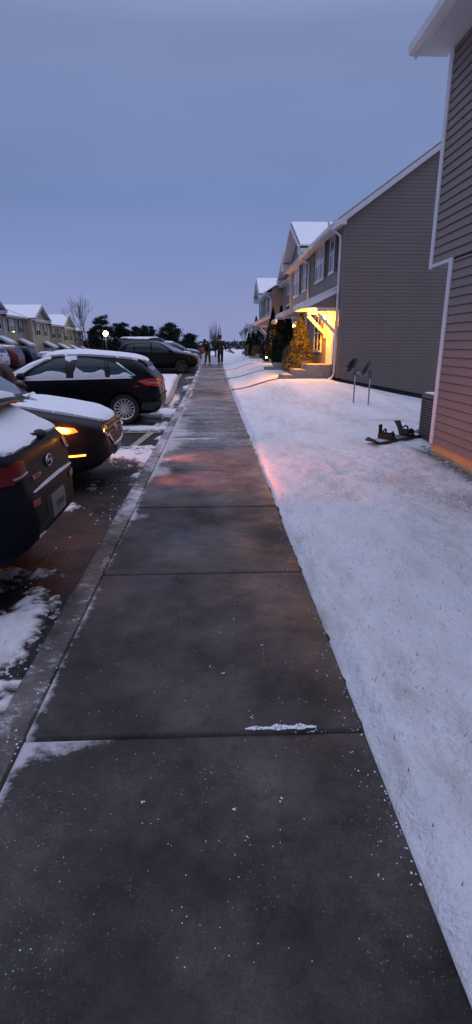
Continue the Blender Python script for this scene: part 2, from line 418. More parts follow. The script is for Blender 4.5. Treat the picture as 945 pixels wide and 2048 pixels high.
def bare(x, y):
    b = np.exp(-((x-3.25)/.26)**2)*(1-nss(8.0, 8.5, y))*(.9)
    b = np.maximum(b, .8*np.exp(-((x-3.65)/.35)**2-((y-8.25)/.3)**2))
    b = np.maximum(b, .62*np.exp(-((x-2.75)/.5)**2-((y-5.15)/.5)**2))
    b = np.maximum(b, .45*np.exp(-((x-2.2)/.35)**2-((y-6.1)/.35)**2))
    b = np.maximum(b, .8*np.exp(-((x-4.3)/.35)**2-((y-18.6)/.35)**2))
    b = np.maximum(b, .5*np.exp(-((x-3.7)/.8)**2-((y-11.2)/.25)**2))
    b = np.maximum(b, .35*np.exp(-((x-.80)/.05)**2-((y-1.95)/.06)**2))
    return b
tag(grid_mesh('lawn', lx, ly, lambda x, y: lawnsurf(x, y), M['snowlawn'], ('bare', bare)), kind='structure')

# snow lying on the lot: height field, sunk where the asphalt is bare
def thinness(x, y):
    m = np.zeros_like(x)
    for bx, by, rx, ry, wt in blobs: m = np.maximum(m, wt*np.exp(-((x-bx)/rx)**2-((y-by)/ry)**2))
    h = m*.75+(fbm(x, y, 3.2, 5)-.5)*.95+(fbm(x+7, y, 15, 4)-.5)*.62-.36
    return 1.0-nss(.02, .26, h)*.92
def snowpatch(x, y):
    m = np.zeros_like(x)
    x0_ = x
    for bx, by, rx, ry, wt in blobs:
        m = np.maximum(m, wt*np.exp(-((x-bx)/rx)**2-((y-by)/ry)**2))
    h = m*.75+(fbm(x, y, 3.2, 5)-.5)*.95+(fbm(x+7, y, 15, 4)-.5)*.62-.36
    h = h+.05
    under = np.where((x < -1.75) & (y > 6.1) & (y < 8.1), .3, 0)+np.where((x < -1.35) & (y > 11.9) & (y < 14.1), .4, 0)
    h = h-under
    th = np.clip(h*.11, -.02, .028)
    return lotsurf(x, y)+.0+th+.004*(fbm(x, y, 25, 2)-.5)*(th > 0)
sx = np.concatenate([dense(-9, -3, .12), dense(-3, KX+.01, .022)]); sy = np.concatenate([dense(1.3, 10, .026), dense(10, 16, .05), dense(16, 31, .2)])
tag(grid_mesh('parking_lot_snow', sx, sy, snowpatch, M['slush'], ('bare', thinness)), kind='structure')

# snow covered planting island between the stalls
isl = MB(); V = []
ys = np.linspace(15.6, 29.8, 60)
xs = np.concatenate([np.linspace(-8, -2.2, 24), np.linspace(-2.15, -1.72, 6)])
def islsurf(x, y):
    e = nss(-1.72, -1.86, x)*nss(15.6, 15.8, y)*nss(29.8, 29.6, y)
    return x+(.38*nss(16, 29, y)*-1.0+.25), y, lotz(x, y)-.03+e*.17+.02*fbm(x, y, 1.5)*e
tag(grid_mesh('planting_island', xs, ys, islsurf, M['snow']), kind='structure')
kb = MB()
for i in range(14):
    y0, y1 = 15.5+i*1.03, 15.5+(i+1)*1.03-.01
    o = lambda y: -1.72+.25-.38*ss(16, 29, y)
    kb.beam((o(y0)+.07, y0, -.13+.06+float(grade(y0))), (o(y1)+.07, y1, -.13+.06+float(grade(y1))), .13, .14)
tag(kb.build('island_kerb', M['conc']), kind='structure')
# stall lines
for k, yy in enumerate((11.0, 14.9)):
    x1 = -1.12
    z = -.13+.012
    o = MB().quad((-6, yy-.05, z), (x1, yy-.05, z), (x1, yy+.05, z), (-6, yy+.05, z)).build('painted_stall_line', M['paintline'])
    tag(o, kind='structure')
MBd = MB().quad((-1.42-.09, 9.42, -.115), (-1.42+.05, 9.42, -.115), (-1.27+.05, 11.05, -.115), (-1.27-.10, 11.05, -.115))
tag(MBd.build('painted_end_line', M['paintline']), kind='structure')

# ------------------------------------------------------------------ buildings
EXPO = .108
def siding(mb, P, n, ext, z0, z1, expo=EXPO, lap=.010, gv=(.005, .004)):
    n = Vector(n); z = z0
    while z < z1-1e-4:
        zt = min(z+expo, z1)
        a = ext(z+1e-4); b = ext(zt-1e-4)
        if a and b:
            g = min(gv[0], (zt-z)*.3); gd = gv[1]
            p0 = Vector(P(a[0], z))+n*lap; p1 = Vector(P(a[1], z))+n*lap; q1 = Vector(P(b[1], zt-g)); q0 = Vector(P(b[0], zt-g))
            r0 = Vector(P(b[0], zt-g))-n*gd; r1 = Vector(P(b[1], zt-g))-n*gd; t0 = Vector(P(b[0], zt))-n*gd; t1 = Vector(P(b[1], zt))-n*gd
            mb.quad(p0, p1, q1, q0); mb.quad(q0, q1, r1, r0); mb.quad(r0, r1, t1, t0)
            mb.quad(Vector(P(a[0], z))-n*gd, Vector(P(a[1], z))-n*gd, p1, p0)
        z += expo
def poly_ext(poly):
    def f(z):
        xs = []
        for i in range(len(poly)):
            (a, b), (c, d) = poly[i], poly[(i+1) % len(poly)]
            if (b-z)*(d-z) < 0: xs.append(a+(c-a)*(z-b)/(d-b))
        return (min(xs), max(xs)) if len(xs) >= 2 else None
    return f

def window(par, y0, y1, z0, z1, split, x=-.0, shut=None, glass='glass', blind=0):
    """window on the facade plane x=0 facing -x"""
    f = MB(); t = .075; d0, d1 = -.055, .0
    f.box((d0, y0, z0), (d1, y0+t, z1)).box((d0, y1-t, z0), (d1, y1, z1)).box((d0-.01, y0-.02, z0-.03), (d1, y1+.02, z0+t*.8)).box((d0, y0+t, z1-t), (d1, y1-t, z1))
    zm = (z0+z1)/2
    f.box((d0+.008, y0+t, zm-.025), (d1, y1-t, zm+.025))
    if split: f.box((d0+.004, (y0+y1)/2-.045, z0+t), (d1, (y0+y1)/2+.045, z1-t))
    w = f.build('window', M['white'], par)
    # every lite is one pane mesh
    g = MB(); g.box((-.028, y0+t, z0+t*.8), (-.018, y1-t, z1-t)); g.build('pane', M[glass], w)
    if blind:
        MB().box((-.032, y0+t, z1-t-(z1-z0)*blind), (-.0285, y1-t, z1-t)).build('blind', M['blind'], w)
    if shut:
        for a in ((y0-.34, y0-.03), (y1+.03, y1+.34)):
            s = MB(); s.box((-.038, a[0], z0), (-.014, a[0]+.05, z1)).box((-.038, a[1]-.05, z0), (-.014, a[1], z1)).box((-.038, a[0]+.05, z0), (-.014, a[1]-.05, z0+.07)).box((-.038, a[0]+.05, z1-.07), (-.014, a[1]-.05, z1)).box((-.038, a[0]+.05, zm-.03), (-.014, a[1]-.05, zm+.03))
            zz = z0+.08
            while zz < z1-.09:
                if not zm-.06 < zz < zm+.03: s.quad((-.018, a[0]+.05, zz), (-.018, a[1]-.05, zz), (-.033, a[1]-.05, zz+.035), (-.033, a[0]+.05, zz+.035))
                zz += .05
            s.quad((-.0165, a[0]+.05, z0), (-.0165, a[1]-.05, z0), (-.0165, a[1]-.05, z1), (-.0165, a[0]+.05, z1))
            s.build('shutter', M[shut], par)
    return w

def townhouse(name, label, loc, rz, W, S):
    """facade on local x=0 facing -x, running y 0..W, depth to +x"""
    h = empty(name, loc, rz, label, 'house', S.get('group'))
    ez = S.get('ez', 5.45); D = 9.5; zb = S.get('zb', .5); sid = M[S['sid']]; P = S.get('P', .60)
    rz_ = ez+P*(D/2)
    ov = .42
    wl = MB()
    siding(wl, lambda u, z: (0, u, z), (-1, 0, 0), lambda z: (0, W), zb, ez+.1)
    if S.get('gable'):
        gh = S.get('gh', 1.65); siding(wl, lambda u, z: (0, u, z), (-1, 0, 0), poly_ext([(0.02, ez+.1), (W-.02, ez+.1), (W/2, ez+.1+gh)]), ez+.1, ez+gh)
    sidep = [(0, S.get('side0', zb)), (3.2, S.get('side1', zb)), (D, S.get('side1', zb)), (D, ez+.1), (D/2, rz_), (0, ez+.1)]
    for yy, n in (((0, (0, -1, 0))), ((W, (0, 1, 0)))):
        if yy == 0 or S.get('farside', True):
            siding(wl, lambda u, z: (u, yy, z), n, poly_ext(sidep), S.get('side1', zb), rz_)
    wl.quad((D, 0, -.5), (D, W, -.5), (D, W, ez), (D, 0, ez))
    wl.build('wall', sid, h)
    fd = MB().box((.03, .03, -2.2), (D-.03, W-.03, zb+.05)); fo = fd.build('foundation', M[S.get('found', 'found')], h)
    # corner boards
    for (cy, s) in ((0, 1), (W, -1)):
        cb = MB(); cb.box((-.022, min(cy-.02*s, cy+.09*s), zb), (-.002, max(cy-.02*s, cy+.09*s), ez)); cb.build('corner_board', M['white'] if S.get('wcorner', True) else sid, h)
    if S.get('seccorner'):
        MB().box((-.0, -.022, S.get('side0', zb)), (.10, -.002, ez)).build('corner_board', sid, h)
    # main roof
    t = .14; e0 = -ov; y0 = -.18 if S.get('rake', False) else 0; y1 = W+(.18 if S.get('rakefar', False) else 0)
    zr = lambda x: ez+.12+P*(x if x < D/2 else D-x)
    rp = [(e0, zr(e0)), (D/2, zr(D/2)), (D+ov, zr(D+ov)), (D+ov, zr(D+ov)+.05), (D/2, zr(D/2)+.06), (e0, zr(e0)+.05)]
    rf = MB().prism(rp, 'y', y0, y1).build('roof', M['shingle'], h)
    sp = [(e0+.02, zr(e0)+.055), (D/2, zr(D/2)+.066), (D+ov, zr(D+ov)+.056), (D+ov, zr(D+ov)+.10), (D/2, zr(D/2)+.15), (e0+.05, zr(e0)+.12)]
    MB().prism(sp, 'y', y0+.03, y1-.001).build('snow', M['snow'], rf)
    # soffit, fascia
    so = MB().box((e0+.02, y0+.02, ez-.14), (.0, y1-.002, ez-.12)).box((e0-.0, y0, ez-.16), (e0+.02, y1-.002, zr(e0)+.02))
    if S.get('rake'):
        # rake boards with their return at the near end
        for s_ in (0, 1):
            X = (lambda x: x) if s_ == 0 else (lambda x: D-x)
            so.prism([(X(e0), zr(e0)-.16), (X(D/2), zr(D/2)-.16), (X(D/2), zr(D/2)+.02), (X(e0), zr(e0)+.02)], 'y', y0-.02, y0)
            so.prism([(X(e0), zr(e0)-.17), (X(D/2), zr(D/2)-.15), (X(D/2), zr(D/2)-.13), (X(e0), zr(e0)-.15)], 'y', y0, .0)
        so.box((e0-.001, y0-.021, ez-.161), (.02, y0-.001, ez-.02))
    so.build('soffit', M['white'], h)
    if not S.get('gable'):
        g = MB().prism([(e0-.12, zr(e0)-.02), (e0-.11, zr(e0)-.12), (e0-.03, zr(e0)-.13), (e0-.002, zr(e0)-.13), (e0-.002, zr(e0)-.0), (e0-.03, zr(e0)-.0), (e0-.03, zr(e0)-.10), (e0-.10, zr(e0)-.10)], 'y', y0, y1-.01)
        g.build('gutter', M['white'], h)
    else:
        gh = S.get('gh', 1.65); zk = ez+.1+gh+.12
        go = -.50
        xr = min(D/2, (zk-ez-.12)/P+.3)
        sl = gh/(W/2)
        # gable roof: two slabs and white rake boards with soffit
        q = MB(); sn = MB(); rb = MB()
        for s_ in (0, 1):
            Yf = (lambda y: y) if s_ == 0 else (lambda y: W-y)
            ye, ze = -.10, zk-sl*(W/2+.10)
            a = Yf(ye); b = Yf(W/2)
            q.v += []; poly = [(a, ze), (b, zk), (b, zk+.06), (a, ze+.06)]
            q.prism(poly, 'x', go, xr)
            sn.prism([(a, ze+.062), (b, zk+.062), (b, zk+.15), (Yf(ye+.04), ze+.13)], 'x', go+.03, xr+.5)
            rb.prism([(a, ze-.17), (b, zk-.17), (b, zk+.03), (a, ze+.03)], 'x', go-.022, go-.002)
            rb.prism([(a, ze-.02), (b, zk-.02), (b, zk-.003), (a, ze-.003)], 'x', go, .0)
            # boxed return at eave
            ya, yb = sorted((Yf(ye), Yf(.42)))
            rb.box((go-.02, ya, ze-.20), (-.002, yb, ze-.03+.16))
        q.build('gable_roof', M['shingle'], h); sn.build('gable_snow', M['snow'], h); rb.build('rake_board', M['white'], h)
        if S.get('vent', True):
            v = MB().box((-.05, W/2-.18, ez+gh*.42), (-.012, W/2+.18, ez+gh*.42+.42))
            for i in range(6): v.box((-.058, W/2-.14, ez+gh*.42+.04+i*.06), (-.05, W/2+.14, ez+gh*.42+.06+i*.06))
            v.build('gable_vent', M['white'], h)
    # windows
    for (a, b, c, d, sp_, bl) in S['win']:
        window(h, a, b, c, d, sp_, shut=S['shut'] if c > 2.9 else S.get('shutlow'), blind=bl)
    # downspouts
    for y in S.get('spouts', []):
        zt = ez-.03
        MB().tube([(-ov-.08, y, zt), (-ov-.08, y, zt-.10), (-.10, y, zt-.42), (-.075, y, zt-.55), (-.075, y, S.get('spz', zb)), (-.16, y, S.get('spz', zb)-.14), (-.26, y, S.get('spz', zb)-.18)], .038, 6).build('downspout', M['white'], h)
    # door + canopy
    dy = S['door']; fz = zb+.42
    dr = MB().box((-.05, dy, fz), (-.008, dy+.95, fz+2.06)).build('door', M[S.get('doorm', 'door')], h)
    pn = MB()
    for (a, b) in ((.12, .44), (.53, .85)):
        for (c, d) in ((.15, .85), (.98, 1.55), (1.65, 1.93)): pn.box((-.062, dy+a, fz+c), (-.05, dy+b, fz+d))
    pn.build('door_panel', M[S.get('doorm', 'door')], dr)
    MB().tube([(-.05, dy+.87, fz+1.0), (-.10, dy+.87, fz+1.0)], .022, 8).tube([(-.10, dy+.87, fz+1.0), (-.125, dy+.87, fz+1.0)], .032, 8).build('handle', M['chrome'], dr)
    MB().box((-.065, dy-.10, fz), (-.003, dy-.001, fz+2.16)).box((-.065, dy+.951, fz), (-.003, dy+1.05, fz+2.16)).box((-.066, dy-.001, fz+2.061), (-.004, dy+.951, fz+2.16)).build('door_frame', M['white'], dr)
    cy0, cy1 = S['can']; pj = S.get('pj', 1.22); zt, zl = S.get('canz', (3.46, 2.98))
    c = MB()
    pts = [(0, zt), (-pj, zl), (-pj, zl-.06), (0, zt-.06)]
    cp = MB().prism(pts, 'y', cy0, cy1).build('canopy', M['shingle'], h)
    MB().prism([(-.02, zt+.004), (-pj+.02, zl+.003), (-pj+.04, zl+.045), (-.02, zt+.06)], 'y', cy0+.02, cy1-.02).build('snow', M['snow'], cp)
    fz2 = MB()
    for yy in (cy0-.022, cy1+.002):
        fz2.prism([(0, zt-.01), (-pj-.02, zl-.01), (-pj-.02, zl-.16), (-pj+.16, zl-.16), (0, zt-.15)], 'y', yy, yy+.02)
    fz2.box((-pj-.022, cy0, zl-.155), (-pj-.002, cy1, zl-.012)); fz2.box((-pj, cy0, zl-.18), (-.004, cy1, zl-.162))
    fz2.build('fascia', M['white'], cp)
    MB().prism([(-.01, zl-.161), (-pj+.16, zl-.161), (-.01, zt-.14)], 'y', cy0+.004, cy0+.02).build('end_panel', sid, cp)
    for yy in (cy0+.12, cy1-.12):
        b = MB(); b.beam((-.72, yy, zl-.23), (-.0, yy, zl-.23), .10, .09); b.beam((-.70, yy, zl-.34), (-.04, yy, zl-.98), .10, .10, (1, 0, 0)); b.beam((-.035, yy, zl-.28), (-.035, yy, zl-1.12), .10, .06, (0, 1, 0))
        b.build('bracket', M['white'], cp)
    # wall lantern
    if S.get('lamp', True):
        ly_ = S.get('lampy', dy+1.25); lz = fz+1.62
        ln = MB().box((-.05, ly_-.05, lz-.08), (-.014, ly_+.05, lz+.10)).box((-.17, ly_-.06, lz+.16), (-.05, ly_+.06, lz+.18)).box((-.03, ly_-.02, lz+.04), (-.014, ly_+.02, lz+.2)).build('wall_lantern', M['black'], h)
        MB().tube([(-.11, ly_, lz-.08), (-.11, ly_, lz+.14)], [.035, .05], 8).build('bulb', M['bulb'] if S.get('lit') else M['clearlens'], ln)
    return h

def stoop(yn, xw, zt, zsteps, label, w=1.5, group=None):
    s = empty('entry_stoop', (xw, yn, zt), 0, label, 'stoop', group)
    MB().box((-.92, 0, -1.1), (-.002, w, 0)).build('landing', M['conc'], s, bevel=.015)
    x = -.92
    for i, d in enumerate((.18, .36)):
        MB().box((x-.44, .0, -1.1), (x-.001, w*.92, -d)).build('step', M['conc'], s, bevel=.012); x -= .44
    return s

rowg = 'attached two storey houses along the right side of the walk'
U1 = townhouse('townhouse', 'taupe house with maroon shutters and brightly lit porch, nearest of the right hand row', (4.29, 19.0, 0), 0, 6.3, dict(
    P=.70, sid='sid_taupe', shut='sh_maroon', found='found_dark', zb=.50, side0=.50, side1=-.08, rake=True, wcorner=False, seccorner=True,
    win=[(1.15, 1.95, 4.05, 5.32, False, 0), (2.95, 4.75, 4.02, 5.36, True, .5), (2.9, 4.4, 1.35, 2.78, True, 0)], door=.65, can=(.22, 2.3), lampy=1.98, lit=True,
    spouts=[.10, 6.22], spz=.62, farside=False, group=rowg))
U2 = townhouse('townhouse', 'pale grey sided house with tall front gable and black shutters, joined to the taupe one', (4.30, 25.3, 0), 0, 6.3, dict(
    sid='sid_grey', shut='sh_black', zb=.55, gable=True, gh=1.45,
    win=[(.8, 1.7, 4.0, 5.3, False, 0), (2.9, 4.7, 3.98, 5.3, True, .4), (2.9, 4.4, 1.35, 2.78, True, 0)], door=.75, can=(.1, 2.4), lampy=5.2, lit=True, farside=False, group=rowg))
U3 = townhouse('townhouse', 'tan house with smaller front gable set back behind the grey gabled one', (4.75, 31.6, 0), 0, 6.2, dict(
    sid='sid_tan', shut='sh_black', zb=.55, gable=True, gh=1.25, ez=5.35,
    win=[(.9, 1.9, 4.0, 5.25, False, 0), (3.1, 4.8, 3.98, 5.25, True, .4), (3.2, 4.6, 1.35, 2.78, True, 0)], door=.75, can=(.1, 2.4), lampy=2.1, lit=True, farside=False, group=rowg))
U4 = townhouse('townhouse', 'brownish house whose dark side wall steps forward beyond the tan one', (3.95, 37.9, .05), 0, 5.1, dict(
    sid='sid_mush', shut='sh_black', zb=.55, ez=5.0,
    win=[(.7, 1.5, 3.6, 4.85, False, 0), (2.4, 3.9, 3.6, 4.85, True, .4)], door=.7, can=(.1, 2.2), lit=False, spouts=[.12], farside=False, group=rowg))
U5 = townhouse('townhouse', 'farthest house of the right hand row with a narrow gable against the sky', (3.95, 43.0, .05), 0, 5.1, dict(
    sid='sid_grey', shut='sh_black', zb=.55, ez=5.0, gable=True, gh=1.25,
    win=[(.7, 1.5, 3.6, 4.85, False, 0), (2.4, 3.9, 3.6, 4.85, True, .4)], door=.7, can=(.1, 2.2), lit=False, group=rowg, farside=True))
stoop(19.45, 4.27, .93, 0, 'concrete stoop with two steps under the lit porch of the taupe house', 1.5)
stoop(25.85, 4.28, .96, 0, 'concrete stoop in front of the pale grey gabled house', 1.3)
stoop(32.2, 4.73, .99, 0, 'concrete stoop in front of the tan house', 1.3)
stoop(38.5, 3.93, .99, 0, 'concrete stoop in front of the brownish house that steps forward', 1.3)

# utility box by the corner
ub = empty('utility_box', (4.27, 19.02, 0), 0, 'grey utility meter box at the foot of the taupe corner beside the downspout', 'utility box')
MB().box((-.12, .2, .55), (-.016, .5, .95)).build('case', M['acmetal'], ub, bevel=.01)
MB().tube([(-.06, .35, .95), (-.06, .35, 1.3)], .018, 6).build('conduit', M['steel'], ub)

# near house on the right edge: lower wall, upper wall jutting past the corner
H = empty('near_house', (3.35, 8.02, 0), 0, 'pinkish beige sided house corner at the right edge with ochre foundation', 'house')
wl = MB(); ez = 5.5
siding(wl, lambda u, z: (0, -u, z), (-1, 0, 0), lambda z: (.0, 9.5), .17, 2.74, expo=.115, lap=.016, gv=(.011, .016))
siding(wl, lambda u, z: (0, -u, z), (-1, 0, 0), lambda z: (-.73, 9.5), 2.76, ez, expo=.115, lap=.016, gv=(.011, .016))
siding(wl, lambda u, z: (u, 0, z), (0, 1, 0), lambda z: (0, 9), .17, 2.74, expo=.115, lap=.016, gv=(.011, .016))
siding(wl, lambda u, z: (u, .73, z), (0, 1, 0), lambda z: (0, 9), 2.76, ez+2, expo=.115, lap=.016, gv=(.011, .016))
wl.quad((9, -9.5, .1), (9, 0, .1), (9, 0, ez), (9, -9.5, ez)); wl.quad((0, -9.5, .1), (9, -9.5, .1), (9, -9.5, ez), (0, -9.5, ez))
wl.build('wall', M['sid_near'], H)
MB().box((.012, -9.45, -.6), (8.9, -.012, .172)).build('foundation', M['found_ochre'], H)
MB().box((.0, .018, 2.725), (9, .73, 2.755)).build('overhang_soffit', M['blind'], H)
MB().box((-.024, -.085, .155), (-.001, .018, 2.72)).box((-.024, .0181, .155), (.075, .035, 2.72)).build('lower_corner_post', M['white'], H)
MB().box((-.026, .645, 2.71), (-.002, .748, ez)).box((-.026, .7481, 2.71), (.075, .765, ez)).build('upper_corner_post', M['white'], H)
MB().box((-.023, -.07, 2.722), (-.0005, .644, 2.762)).build('drip_trim', M['white'], H)
MB().prism([(-.45, ez+.02), (4.5, ez+3.0), (4.5, ez+3.1), (-.45, ez+.12)], 'y', -9.6, .95).build('roof', M['shingle'], H)
MB().box((-.44, -9.6, ez-.02), (.0, .93, ez)).box((-.46, -9.6, ez-.06), (-.44, .95, ez+.13)).build('soffit', M['white'], H)
MB().prism([(-.56, ez+.10), (-.55, ez), (-.47, ez-.02), (-.461, ez-.02), (-.461, ez+.1)], 'y', -9.6, .95).build('gutter', M['white'], H)

# --- the opposite row, far left
lg = 'two storey houses across the parking lot on the left'
def lz(y): return float(lotz(-24, y))+.13
lspec = [ (47.95, 'sid_cream', 'sh_black', True, 'cream house nearest of the left row, mostly outside the left edge'),
 (54.25, 'sid_grey', 'sh_black', True, 'greyish house with broad snowy gable and dark shutters at the left edge'),
 (60.55, 'sid_cream', 'sh_black', False, 'cream house with a plain snowy eave just before the dark step in the left row'),
 (66.85, 'sid_sand', 'sh_maroon', True, 'yellowish house with a sharp gable right after the dark step in the left row'),
 (73.15, 'sid_mush', 'sh_black', False, 'brownish flat eaved house between the two sharp gables of the left row'),
 (79.45, 'sid_sand', 'sh_maroon', True, 'tan house with the last sharp gable of the left row'),
 (85.75, 'sid_mush', 'sh_black', False, 'last house of the left row, brownish, nearest the bare tree') ]
for i, (y, sd, sh, gb, lb) in enumerate(lspec):
    z = lz(y+3)-.1; X = -22.1 if i < 3 else -21.2
    mx = dict(sid=sd, shut=sh, zb=.35, gable=gb, gh=1.55, P=.36, vent=False, win=[(.9, 1.8, 3.75, 5.1, False, .4), (3.4, 5.0, 3.75, 5.1, True, .4)] , door=1.0, can=(.6, 2.6) , lit=(i in (5, 6)), group=lg, canz=(3.1, 2.5), pj=1.3, lampy=2.4, rake=(i == 3), rakefar=(i in (2,)))
    townhouse('townhouse', lb, (X, y+6.3, z), math.pi, 6.3, mx)

# ------------------------------------------------------------------ cars
def pchip(pts):
    xs = [p[0] for p in pts]; ysv = [p[1] for p in pts]; n = len(xs)
    h = [xs[i+1]-xs[i] for i in range(n-1)]; d = [(ysv[i+1]-ysv[i])/h[i] for i in range(n-1)]
    m = [d[0]]+[0 if d[i-1]*d[i] <= 0 else 2*d[i-1]*d[i]/(d[i-1]+d[i]) for i in range(1, n-1)]+[d[-1]]
    def f(x):
        if x <= xs[0]: return ysv[0]
        if x >= xs[-1]: return ysv[-1]
        i = max(k for k in range(n-1) if xs[k] <= x); t = (x-xs[i])/h[i]
        return (2*t**3-3*t*t+1)*ysv[i]+(t**3-2*t*t+t)*h[i]*m[i]+(-2*t**3+3*t*t)*ysv[i+1]+(t**3-t*t)*h[i]*m[i+1]
    return f

class Car:
    def __init__(s, name, label, loc, rz, T, paint, group=None, cat='car', detail=True):
        s.T = T; s.root = empty(name, loc, rz, label, cat, group); s.paint = paint
        L = T['L']; top = pchip(T['top']); bot = pchip(T['bot']); wid = pchip(T['w']); belt = pchip(T['belt'])
        st = sorted(set([0, .01, .02, .035, .05, .07, .10, .14, .2, .28, .36, .45, .55]+[.7+.13*i for i in range(int((L-1.2)/.13))]+[L-.45, L-.36, L-.28, L-.2, L-.14, L-.1, L-.07, L-.045, L-.025, L-.01, L]))
        lo = [(0, 0), (.45, 0), (.80, .0), (.90, .03), (.955, .10), (.975, .22), (.992, .40), (1.0, .58), (1.0, .74), (.992, .88), (.975, 1.0)]
        nt_ = 14; rows = []
        for x in st:
            zb, zt, w = bot(x), top(x), wid(x); bz = min(belt(x), zt-.04); hh = zt-bz; ring = []
            for a, b in lo: ring.append((a*w, zb+b*(bz-zb)))
            tum = T.get('tum', .26); p = .42
            for k in range(1, nt_+1):
                th = math.pi/2*k/nt_; c = max(0, math.cos(th)); q = math.sin(th)
                ring.append((c**p*(.975*w-tum*hh*q**1.0), bz+hh*q**(p if hh > .15 else .6)))
            rows.append([(x, y, z) for y, z in ring])
        V = []; F = []; m = len(rows[0])
        full = []
        for r in rows:
            full.append(r+[(x, -y, z) for x, y, z in r[1:-1]][::-1])
        n = len(full[0])
        for r in full: V += r
        for i in range(len(full)-1):
            for k in range(n):
                F.append((i*n+k, i*n+(k+1) % n, (i+1)*n+(k+1) % n, (i+1)*n+k))
        F.append(tuple(range(n))); F.append(tuple((len(full)-1)*n+k for k in range(n))[::-1])
        s.bvh = BVHTree.FromPolygons([Vector(v) for v in V], F)
        me = bpy.data.meshes.new('body'); me.from_pydata(V, [], F); me.update()
        bm = bmesh.new(); bm.from_mesh(me); bmesh.ops.remove_doubles(bm, verts=bm.verts, dist=.0004); bmesh.ops.recalc_face_normals(bm, faces=bm.faces); bm.to_mesh(me); bm.free()
        body = finish('body', me, paint, s.root, False)
        r = T['wr']
        cu = MB()
        for wx in T['wx']:
            for sd in (-1, 1):
                w = wid(wx); cu.ring_lathe([(0.001, sd*(w-.30)), (r+.055, sd*(w-.30)), (r+.055, sd*(w+.2)), (.001, sd*(w+.2))], (wx, 0, r+.01), 'y', 40, closed=True)
        co = cu.build('cut', M['blackm'], s.root)
        md = body.modifiers.new('b', 'BOOLEAN'); md.object = co; md.operation = 'DIFFERENCE'; md.solver = 'EXACT'
        bpy.context.view_layer.update()
        ev = body.evaluated_get(bpy.context.evaluated_depsgraph_get()); nm = bpy.data.meshes.new_from_object(ev)
        body.modifiers.clear(); body.data = nm
        nm.polygons.foreach_set('use_smooth', [True]*len(nm.polygons)); nm.set_sharp_from_angle(angle=R(38))
        bpy.data.objects.remove(co)
        s.body = body; s.wid = wid
        s.wheels(detail)
    def wheels(s, detail):
        T = s.T; r = T['wr']; rm = M[T.get('rimm', 'rim')]; ns = T.get('spokes', 10)
        for wx in T['wx']:
            for sd in (-1, 1):
                y = sd*(s.wid(wx)-.14); c = (wx, y, r)
                rr = r*.70
                wh = MB().ring_lathe([(.001, -.02*sd), (rr*.9, -.02*sd), (rr*.9, -.06*sd), (.001, -.06*sd)], c, 'y', 24).build('wheel', M['blackm'], s.root)
                t = .105
                MB().ring_lathe([(rr, -t), (r*.93, -t), (r, -t*.75), (r, t*.75), (r*.93, t), (rr+.015, t), (rr, t*.9), (rr*.97, 0)], c, 'y', 40).build('tyre', M['rubber'], wh, True, 40)
                if s.T.get('simple'): ns_ = 5
                rim = MB().ring_lathe([(rr*.93, sd*.085), (rr*1.0, sd*.095), (rr*1.01, sd*.06), (rr*.9, sd*.02), (rr*.9, sd*.05)], c, 'y', 40)
                rim.ring_lathe([(.001, sd*.055), (rr*.2, sd*.055), (rr*.22, sd*.03), (.001, sd*.03)], c, 'y', 16)
                for k in range(ns):
                    a = 2*math.pi*k/ns
                    p = Vector((math.cos(a), 0, math.sin(a)))
                    rim.beam(Vector(c)+p*rr*.15+Vector((0, sd*.045, 0)), Vector(c)+p*rr*.96+Vector((0, sd*.07, 0)), .030 if ns > 8 else .055, .02, (0, 1, 0))
                rim.build('rim', rm, wh)
    def patch(s, name, poly, view, m, off=.004, thick=.012, step=.05, parent=None, smooth=True, wob=0, puff=0):
        L = s.T['L']; bm = bmesh.new()
        polys = poly if isinstance(poly[0][0], (tuple, list)) else [poly]
        for pl in polys:
            vs = [bm.verts.new((a, b, 0)) for a, b in pl]; bm.faces.new(vs)
        bm.faces.ensure_lookup_table()
        bmesh.ops.triangulate(bm, faces=bm.faces, ngon_method='EAR_CLIP')
        for ax in (0, 1):
            lo = min(v.co[ax] for v in bm.verts); hi = max(v.co[ax] for v in bm.verts)
            k = int((hi-lo)/step)
            for i in range(1, k+1):
                c = [0, 0, 0]; c[ax] = lo+(hi-lo)*i/(k+1); nn = [0, 0, 0]; nn[ax] = 1
                bmesh.ops.bisect_plane(bm, geom=bm.verts[:]+bm.edges[:]+bm.faces[:], plane_co=c, plane_no=nn)
        be = set(v for e in bm.edges if len(e.link_faces) == 1 for v in e.verts)
        base = {}
        for v in bm.verts:
            a, b = v.co.x, v.co.y
            if view == 'side+': o, d = Vector((a, 3, b)), Vector((0, -1, 0))
            elif view == 'side-': o, d = Vector((a, -3, b)), Vector((0, 1, 0))
            elif view == 'top': o, d = Vector((a, b, 4)), Vector((0, 0, -1))
            elif view == 'front': o, d = Vector((L+3, a, b)), Vector((-1, 0, 0))
            else: o, d = Vector((-3, a, b)), Vector((1, 0, 0))
            hit, no, idx, dist = s.bvh.ray_cast(o, d)
            if hit is None:
                hit, no, idx, dist = s.bvh.find_nearest(o+d*(3+ (L if view == 'front' else 0)))
                if hit is None: hit, no = o, -d
            if no.dot(d) > 0: no = -no
            base[v] = (hit.copy(), no.copy(), d)
        for v, (hit, no, d) in base.items():
            k = off
            if puff:
                k = off+(0 if v in be else puff*(.8+.5*float(N1(hit.x*5+hit.z*3, hit.y*5+9))))
            if wob and v not in be: k += wob*(float(N2(hit.x*7+hit.z*4, hit.y*7))-.5)
            v.co = hit+no*k
        # skirt
        bed = [e for e in bm.edges if len(e.link_faces) == 1]
        ext = bmesh.ops.extrude_edge_only(bm, edges=bed)
        nv = [g for g in ext['geom'] if isinstance(g, bmesh.types.BMVert)]
